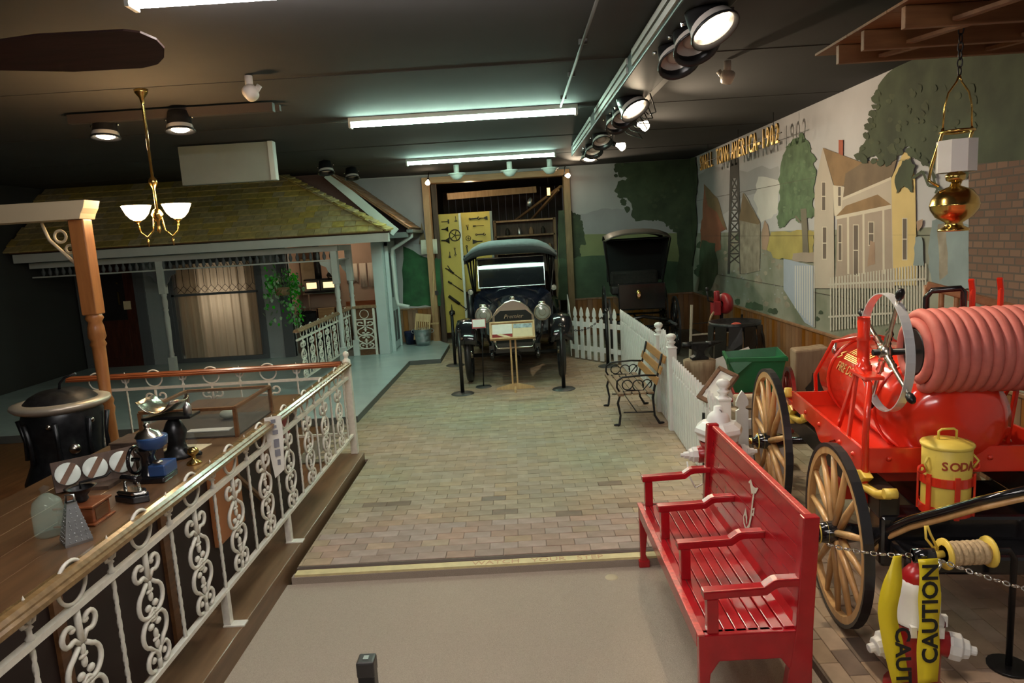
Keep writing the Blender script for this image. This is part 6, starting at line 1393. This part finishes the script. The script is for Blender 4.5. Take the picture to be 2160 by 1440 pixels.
MB().lathe([(.06, -.10), (.07, 0), (.06, .10), (.0, .1)], (-.1, -.42, .34), (1, 0, .1), 12).b('red_drum', cart_red, t)
t = thing('carved_stump', 'upright wood block with a dark split by the wainscot', 'stump', (3.08, 7.2, 0), R(-8))
MB().prism([(-.20, 0), (.20, 0), (.185, .4), (.16, .80), (.12, .83), (-.02, .81), (-.20, .80), (-.19, .4)], -.12, .12).b('block', stump_wood, t, bev=.02)
MB().prism([(-.07, .30), (-.10, .40), (-.04, .47), (-.03, .56), (.03, .56), (.05, .46), (.10, .42), (.07, .30), (.0, .42)], -.128, -.115).b('dark_split', mat('stump_dark', (.05, .038, .03), .9), t)
for k, (x, y, z, s) in enumerate(((1.93, 5.75, 0, 1), (1.93, 5.75, .15, .9), (2.05, 5.95, .0, 1.1), (1.95, 5.8, .29, .85), (1.94, 5.76, .42, .8), (1.97, 5.78, .54, .75), (2.1, 6.0, .17, .8), (2.2, 5.7, 0, 1))):
    b = MB(Matrix.Translation((x, y+.18, z)) @ Matrix.Rotation(random.uniform(-.2, .2), 4, 'Z')); q = [(random.uniform(.8, 1.1)) for _ in range(6)]
    b.prism([(-.15*s*q[0], -.10*s*q[1]), (.14*s*q[2], -.10*s*q[3]), (.16*s*q[4], .09*s), (-.14*s, .11*s*q[5])], 0, .14*s, 'xy')
    tag(b.b('stone_block', mat('sandstone', (.36, .26, .18), .9, var=.25, scale=8, bump=.4, rnd=.15), bev=.015), 'rough tan stone block, %s behind the far wagon wheel' % ('lowest of the near stack', 'second from the bottom', 'half hidden at the right foot', 'middle of the near stack', 'second from the top', 'topmost of the stack', 'upper one at the right', 'alone at the far right')[k], 'stone', 'stacked stone blocks')
# ------------------------------------------------------------------ red chemical fire wagon
t = thing('fire_wagon', 'bright red fire wagon with chemical tank, hose reel and wooden wheels', 'wagon', (2.27, 3.43, 0), R(-7))
G = lambda mb, n, m, parent=None, **k: mb.b(n, m, parent or t, **k)
tilt = Matrix.Rotation(R(-4), 4, 'Y')
for x, y, r in ((-.64, 0, .48), (.64, 0, .48), (-.64, 1.46, .54), (.64, 1.46, .54)):
    wagon_wheel(x, y, r, r, t, spoke_wood, spoke_wood, rubber, 14, .042, hub=(.06, .22))
    s_ = -1 if x < 0 else 1
    for q in (.05, .09): G(MB().torus((x+s_*q, y, r), .055, .004, (1, 0, 0), 18, 5), 'hub_band', soda_yellow)
    G(MB().lathe([(.022, .12), (.024, .15), (.0, .155)], (x, y, r), (s_, 0, 0), 10), 'axle_nut', brass)
G(MB().cyl((-.64, 0, .48), (.64, 0, .48), .028, n=10).cyl((-.64, 1.46, .54), (.64, 1.46, .54), .028, n=10), 'axle', black_gloss)
G(MB().box(-.46, -.36, -.1, 1.85, .60, .74).box(.36, .46, -.1, 1.85, .60, .74), 'chassis_beam', mat('chassis_dark', (.020, .019, .015), .35), bev=.008)
G(MB().box(-.46, .46, -.12, .05, .34, .62), 'front_platform', black_gloss, bev=.02); G(MB().box(-.42, .55, -.32, -.12, .40, .50), 'front_step', black_gloss, bev=.02)
# springs in yellow
for y in (.05, 1.46):
    for x in (-.47, .47):
        G(MB().tube([(x, y-.30, .79), (x, y-.15, .73), (x, y, .71), (x, y+.15, .73), (x, y+.30, .79)], .024, 8), 'leaf_spring', yellow)
        for q in (-.30, .30): G(MB().cyl((x-.03, y+q, .795), (x+.03, y+q, .795), .026, n=10), 'spring_eye', yellow)
        G(MB().prism([(y+.02, .66), (y+.22, .66), (y+.20, .72), (y+.30, .79), (y+.20, .80), (y+.12, .77), (y+.04, .80), (y-.04, .78), (y+.04, .72)], x-.025, x+.025, 'yz'), 'spring_bracket', yellow, bev=.008)
# tray
tr_ = G(MB().box(-.48, .48, .10, 1.42, .79, .82), 'tray_floor', fire_red)
for x in (-.49, .47): G(MB().prism([(.08, .78), (.42, .78), (.50, .84), (.60, .80), (.68, .74), (.80, .74), (.90, .80), (1.42, .80), (1.45, .92), (.08, .92)], x, x+.02, 'yz'), 'tray_side', fire_red, bev=.003)
G(MB().box(-.49, .49, .08, .10, .78, .92), 'tray_front', fire_red, bev=.004); G(MB().box(-.49, .49, 1.40, 1.42, .78, .92), 'tray_back', fire_red)
for y in (.2, .42, .8, 1.1): G(MB().lathe([(.016, .0), (.012, .01), (.0, .013)], (-.49, y, .85), (-1, 0, 0), 10), 'rivet', fire_red)
for x in (-.35, -.1, .15): G(MB().lathe([(.016, .0), (.012, .01), (.0, .013)], (x, .08, .86), (0, -1, 0), 10), 'rivet', fire_red)
# tank
TZ, TR = 1.04, .285
tk = G(MB().lathe([(.0, -.07), (.12, -.06), (.22, -.03), (TR, .03), (TR, 1.38), (.22, 1.44), (.12, 1.47), (.0, 1.48)], (0, .12, TZ), (0, 1, 0), 40), 'tank', fire_red)
for y in (.45, 1.28): G(MB().torus((0, y, TZ), TR+.004, .012, (0, 1, 0), 40, 6), 'tank_band', fire_red)
def on_tank(name, body, size, y, ang, shear=0, sx=1):
    n_ = Vector((-math.cos(R(ang)), 0, math.sin(R(ang)))); o = Vector((0, y, TZ))+n_*(TR+.003)
    text(name, body, size, gold, tk, frame3(o, (0, -1, 0), (math.sin(R(ang)), 0, math.cos(R(ang)))), .002, shear=shear, sx=sx)
on_tank('tank_lettering', 'FIRE DEPT', .085, .98, 24, 0, 1.0)
gl = mat('gold_leaf', (.85, .55, .16), .3, .6)
n_ = Vector((-math.cos(R(50)), 0, math.sin(R(50)))); EM = frame3(Vector((0, .98, TZ))+n_*(TR+.004), (0, -1, 0), (math.sin(R(50)), 0, math.cos(R(50))))
b = MB(EM)
for k in range(9): b.bar((-.14+.035*k, -.02, 0), (-.10+.035*k, .035, 0), .010, .004)
for k in range(4): b.bar((-.16+.01*k, -.035-.012*k, 0), (.16-.02*k, -.035-.012*k, 0), .006, .004)
b.tube([(-.2, -.02, 0), (-.23, -.05, 0), (-.19, -.06, 0), (-.22, -.09, 0)], .006, 5).tube([(.2, -.02, 0), (.23, -.05, 0), (.19, -.06, 0), (.22, -.09, 0)], .006, 5)
G(b, 'gold_emblem', gl, tk)
for x, y in ((-.22, 1.36), (-.1, 1.1)): G(MB().lathe([(.02, 0), (.024, .03), (.012, .04), (.012, .07), (.0, .075)], (x, y, TZ+.17+(.05 if x > -.2 else 0)), n=10), 'valve', nickel)
G(MB().tube([(-.30, 1.50, .80), (-.34, 1.40, 1.05), (-.25, 1.30, 1.30), (-.12, 1.10, 1.36), (.0, .95, 1.36)], .014, 8), 'tank_stay', fire_red)
# reel stand
for s_ in (-1, 1):
    x = s_*.42
    G(MB().lathe([(.045, .0), (.045, .03), (.032, .04), (.032, .17), (.038, .175), (.03, .20), (.034, .28), (.03, .29), (.036, .30)], (x-.01*s_, .30, 1.30), n=16), 'reel_post', fire_red)
    G(MB().bar((x-.02, .30, 1.31), (x-.06*s_*0-.02, .62, .86), .022, .030), 'reel_strut', fire_red, bev=.004); G(MB().bar((x-.02, .30, 1.31), (x-.06, .32, .86), .03, .018), 'reel_strut', fire_red, bev=.004)
    G(MB().tube([(x+.02*s_, .28, 1.31), (x+.03*s_, .10, 1.27), (x+.05*s_, .08, 1.0), (x+.05*s_, .07, .62)], .018, 10), 'reel_strut', fire_red)
    G(MB().box(x-.05, x+.05, .10, .34, 1.285, 1.305), 'bearing_plate', fire_red, bev=.004)
# hose reel (axis along x)
RC = Vector((0, .14, 1.43))
rl = G(MB().cyl(RC+Vector((-.42, 0, 0)), RC+Vector((.6, 0, 0)), .018, n=10).cyl(RC+Vector((-.22, 0, 0)), RC+Vector((.62, 0, 0)), .12, n=20), 'reel_drum', black_metal)
for q in range(16): G(MB().torus(RC+Vector((-.17+.052*q, 0, 0)), .195, .030, (1, .02, .02), 36, 10), 'hose_turn', hose_pink, rl)
G(MB().torus(RC+Vector((-.205, 0, 0)), .150, .028, (1, .05, 0), 32, 8, a0=-1.9, a1=3.6), 'hose_end', hose_pink, rl)
HC = RC+Vector((-.36, 0, 0))
hw = G(MB().lathe([(.315, -.022), (.315, .022), (.309, .022), (.309, -.022), (.315, -.022)], HC, (1, 0, 0), 48, sm=False), 'hand_wheel_rim', polished)
G(MB().lathe([(.0, -.03), (.03, -.03), (.045, -.015), (.05, .0), (.045, .02), (.03, .03)], HC, (1, 0, 0), 18), 'hand_wheel_hub', nickel, hw)
for k in range(4):
    a = R(28+90*k); d = Vector((0, math.cos(a), math.sin(a)))
    G(MB().lathe([(.018, .04), (.022, .06), (.016, .07), (.02, .09), (.016, .10), (.022, .12), (.012, .14), (.011, .31), (.010, .34)], HC, d, 12), 'hand_wheel_spoke', nickel, hw)
    G(MB().lathe([(.012, .335), (.020, .35), (.022, .375), (.014, .395), (.0, .40)], HC, d, 12), 'spoke_knob', black_metal, hw)
# black pipe handle, fork brackets
G(MB().tube([(.05, .62, 1.30), (.04, .60, 1.66), (.06, .58, 1.70), (.20, .55, 1.71), (.22, .55, 1.69), (.22, .56, 1.35)], .018, 10), 'pipe_handle', black_gloss)
for x in (.27, .42):
    G(MB().bar((x, .56, 1.28), (x, .56, 1.70), .030, .022), 'ladder_bracket', fire_red, bev=.004); G(MB().bar((x, .56, 1.69), (x-.02, .54, 1.76), .030, .018), 'ladder_bracket_tip', fire_red, bev=.004)
# yellow gear badge at the rear corner
G(MB().lathe([(.0, .0), (.05, .0), (.05, .02), (.03, .03), (.028, .06), (.0, .06)], (-.47, 1.62, .84), n=14), 'corner_cap', yellow); G(MB().box(-.48, .48, 1.42, 1.72, .78, .83), 'rear_shelf', fire_red, bev=.004)
G(MB().box(-.30, .35, .9, 1.35, .30, .56), 'tool_box', fire_red, bev=.01)
G(MB().box(-.2, .4, .1, .5, .42, .58), 'battery_box', black_gloss, bev=.01)
G(MB().torus((.30, -.22, .52), .05, .014, (0, 1, .2), 20, 8, a0=PI, a1=2*PI+.4), 'tow_hook', chrome)
# curved shafts
pts = [t.matrix_world.inverted() @ p for p in ()]
Mi = (Matrix.Translation((2.27, 3.43, 0)) @ Matrix.Rotation(R(-7), 4, 'Z')).inverted()
def shaft(off, r, m, nm):
    P = [Mi @ (at(x, y+off, Y=Y)) for x, y, Y in ((1838, 1148, 3.42), (1870, 1118, 3.38), (1920, 1096, 3.3), (1990, 1078, 3.2), (2066, 1056, 3.08), (2180, 1030, 2.9))]
    return G(MB().tube(P, r, 10), nm, m)
sf = shaft(0, .020, black_gloss, 'shaft'); shaft(16, .014, spoke_wood, 'shaft_underlay'); shaft(-8, .005, brass, 'shaft_stripe')
# ladder lying on edge across the brackets
t = thing('wooden_ladder', 'brown wooden ladder on edge carried above the hose reel', 'ladder', (2.55, 4.1, 1.45))
p0, p1 = at(1962, 603, Y=4.36), at(2120, 645, Y=4.12)
d = p1-p0; lo = Vector((0, 0, -.26))
for z in (Vector((0, 0, 0)), lo): MB().bar(p0+z-d*.05, p1+z+d*.5, .045, .05).b('rail', wood('ladder_wood', (.28, .13, .05), (.38, .19, .08), .5, 'y', 5), t, world=True, bev=.006)
for k in range(7): q = p0+d*(-.05+.21*k); MB().cyl(q, q+lo, .017, n=8).b('rung', MATS['ladder_wood'], t, world=True)
# soda can in its red cage
t = thing('soda_can', 'yellow lidded can lettered SODA in a red cage on the wagon front', 'can', (2.12, 3.36, .64))
MB().lathe([(.0, .0), (.108, .0), (.11, .01), (.112, .35), (.108, .355)], n=30).b('can_body', soda_yellow, t)
lid = MB().lathe([(.118, .345), (.122, .355), (.118, .362), (.06, .378), (.0, .382)], n=30).b('lid', soda_yellow, t); MB().tube([(-.045, 0, .375), (-.045, 0, .42), (-.03, 0, .43), (.03, 0, .43), (.045, 0, .42), (.045, 0, .375)], .006, 8).b('lid_handle', soda_yellow, lid)
for z in (.0, .155): MB().lathe([(.114, z), (.120, z), (.120, z+.045), (.114, z+.045), (.114, z)], n=30, sm=False).b('cage_band', fire_red, t)
for k in range(6):
    a = R(-90-8+60*k); MB(Matrix.Rotation(a, 4, 'Z')).box(.118, .128, -.012, .012, -.005, .215).b('cage_strap', fire_red, t, bev=.002)
for s_ in (-1, 1):
    MB().torus((s_*.135, -.02, .235), .018, .008, (0, 1, 0), 12, 6).b('cage_eye', fire_red, t); MB().tube([(s_*.112, -.03, .30), (s_*.135, -.04, .27), (s_*.115, -.03, .23)], .006, 6).b('side_handle', soda_yellow, t)
red_p = mat('soda_letter_red', (.40, .06, .02), .5)
for i, c_ in enumerate('SODA'):
    a = R(-90-22+22*(i-.6)); d = Vector((math.cos(a), math.sin(a), 0)); text('lettering', c_, .060, red_p, t, frame3(d*.1135+Vector((0, 0, .265)), Vector((-d.y, d.x, 0)), (0, 0, 1)), .001, bold=True)
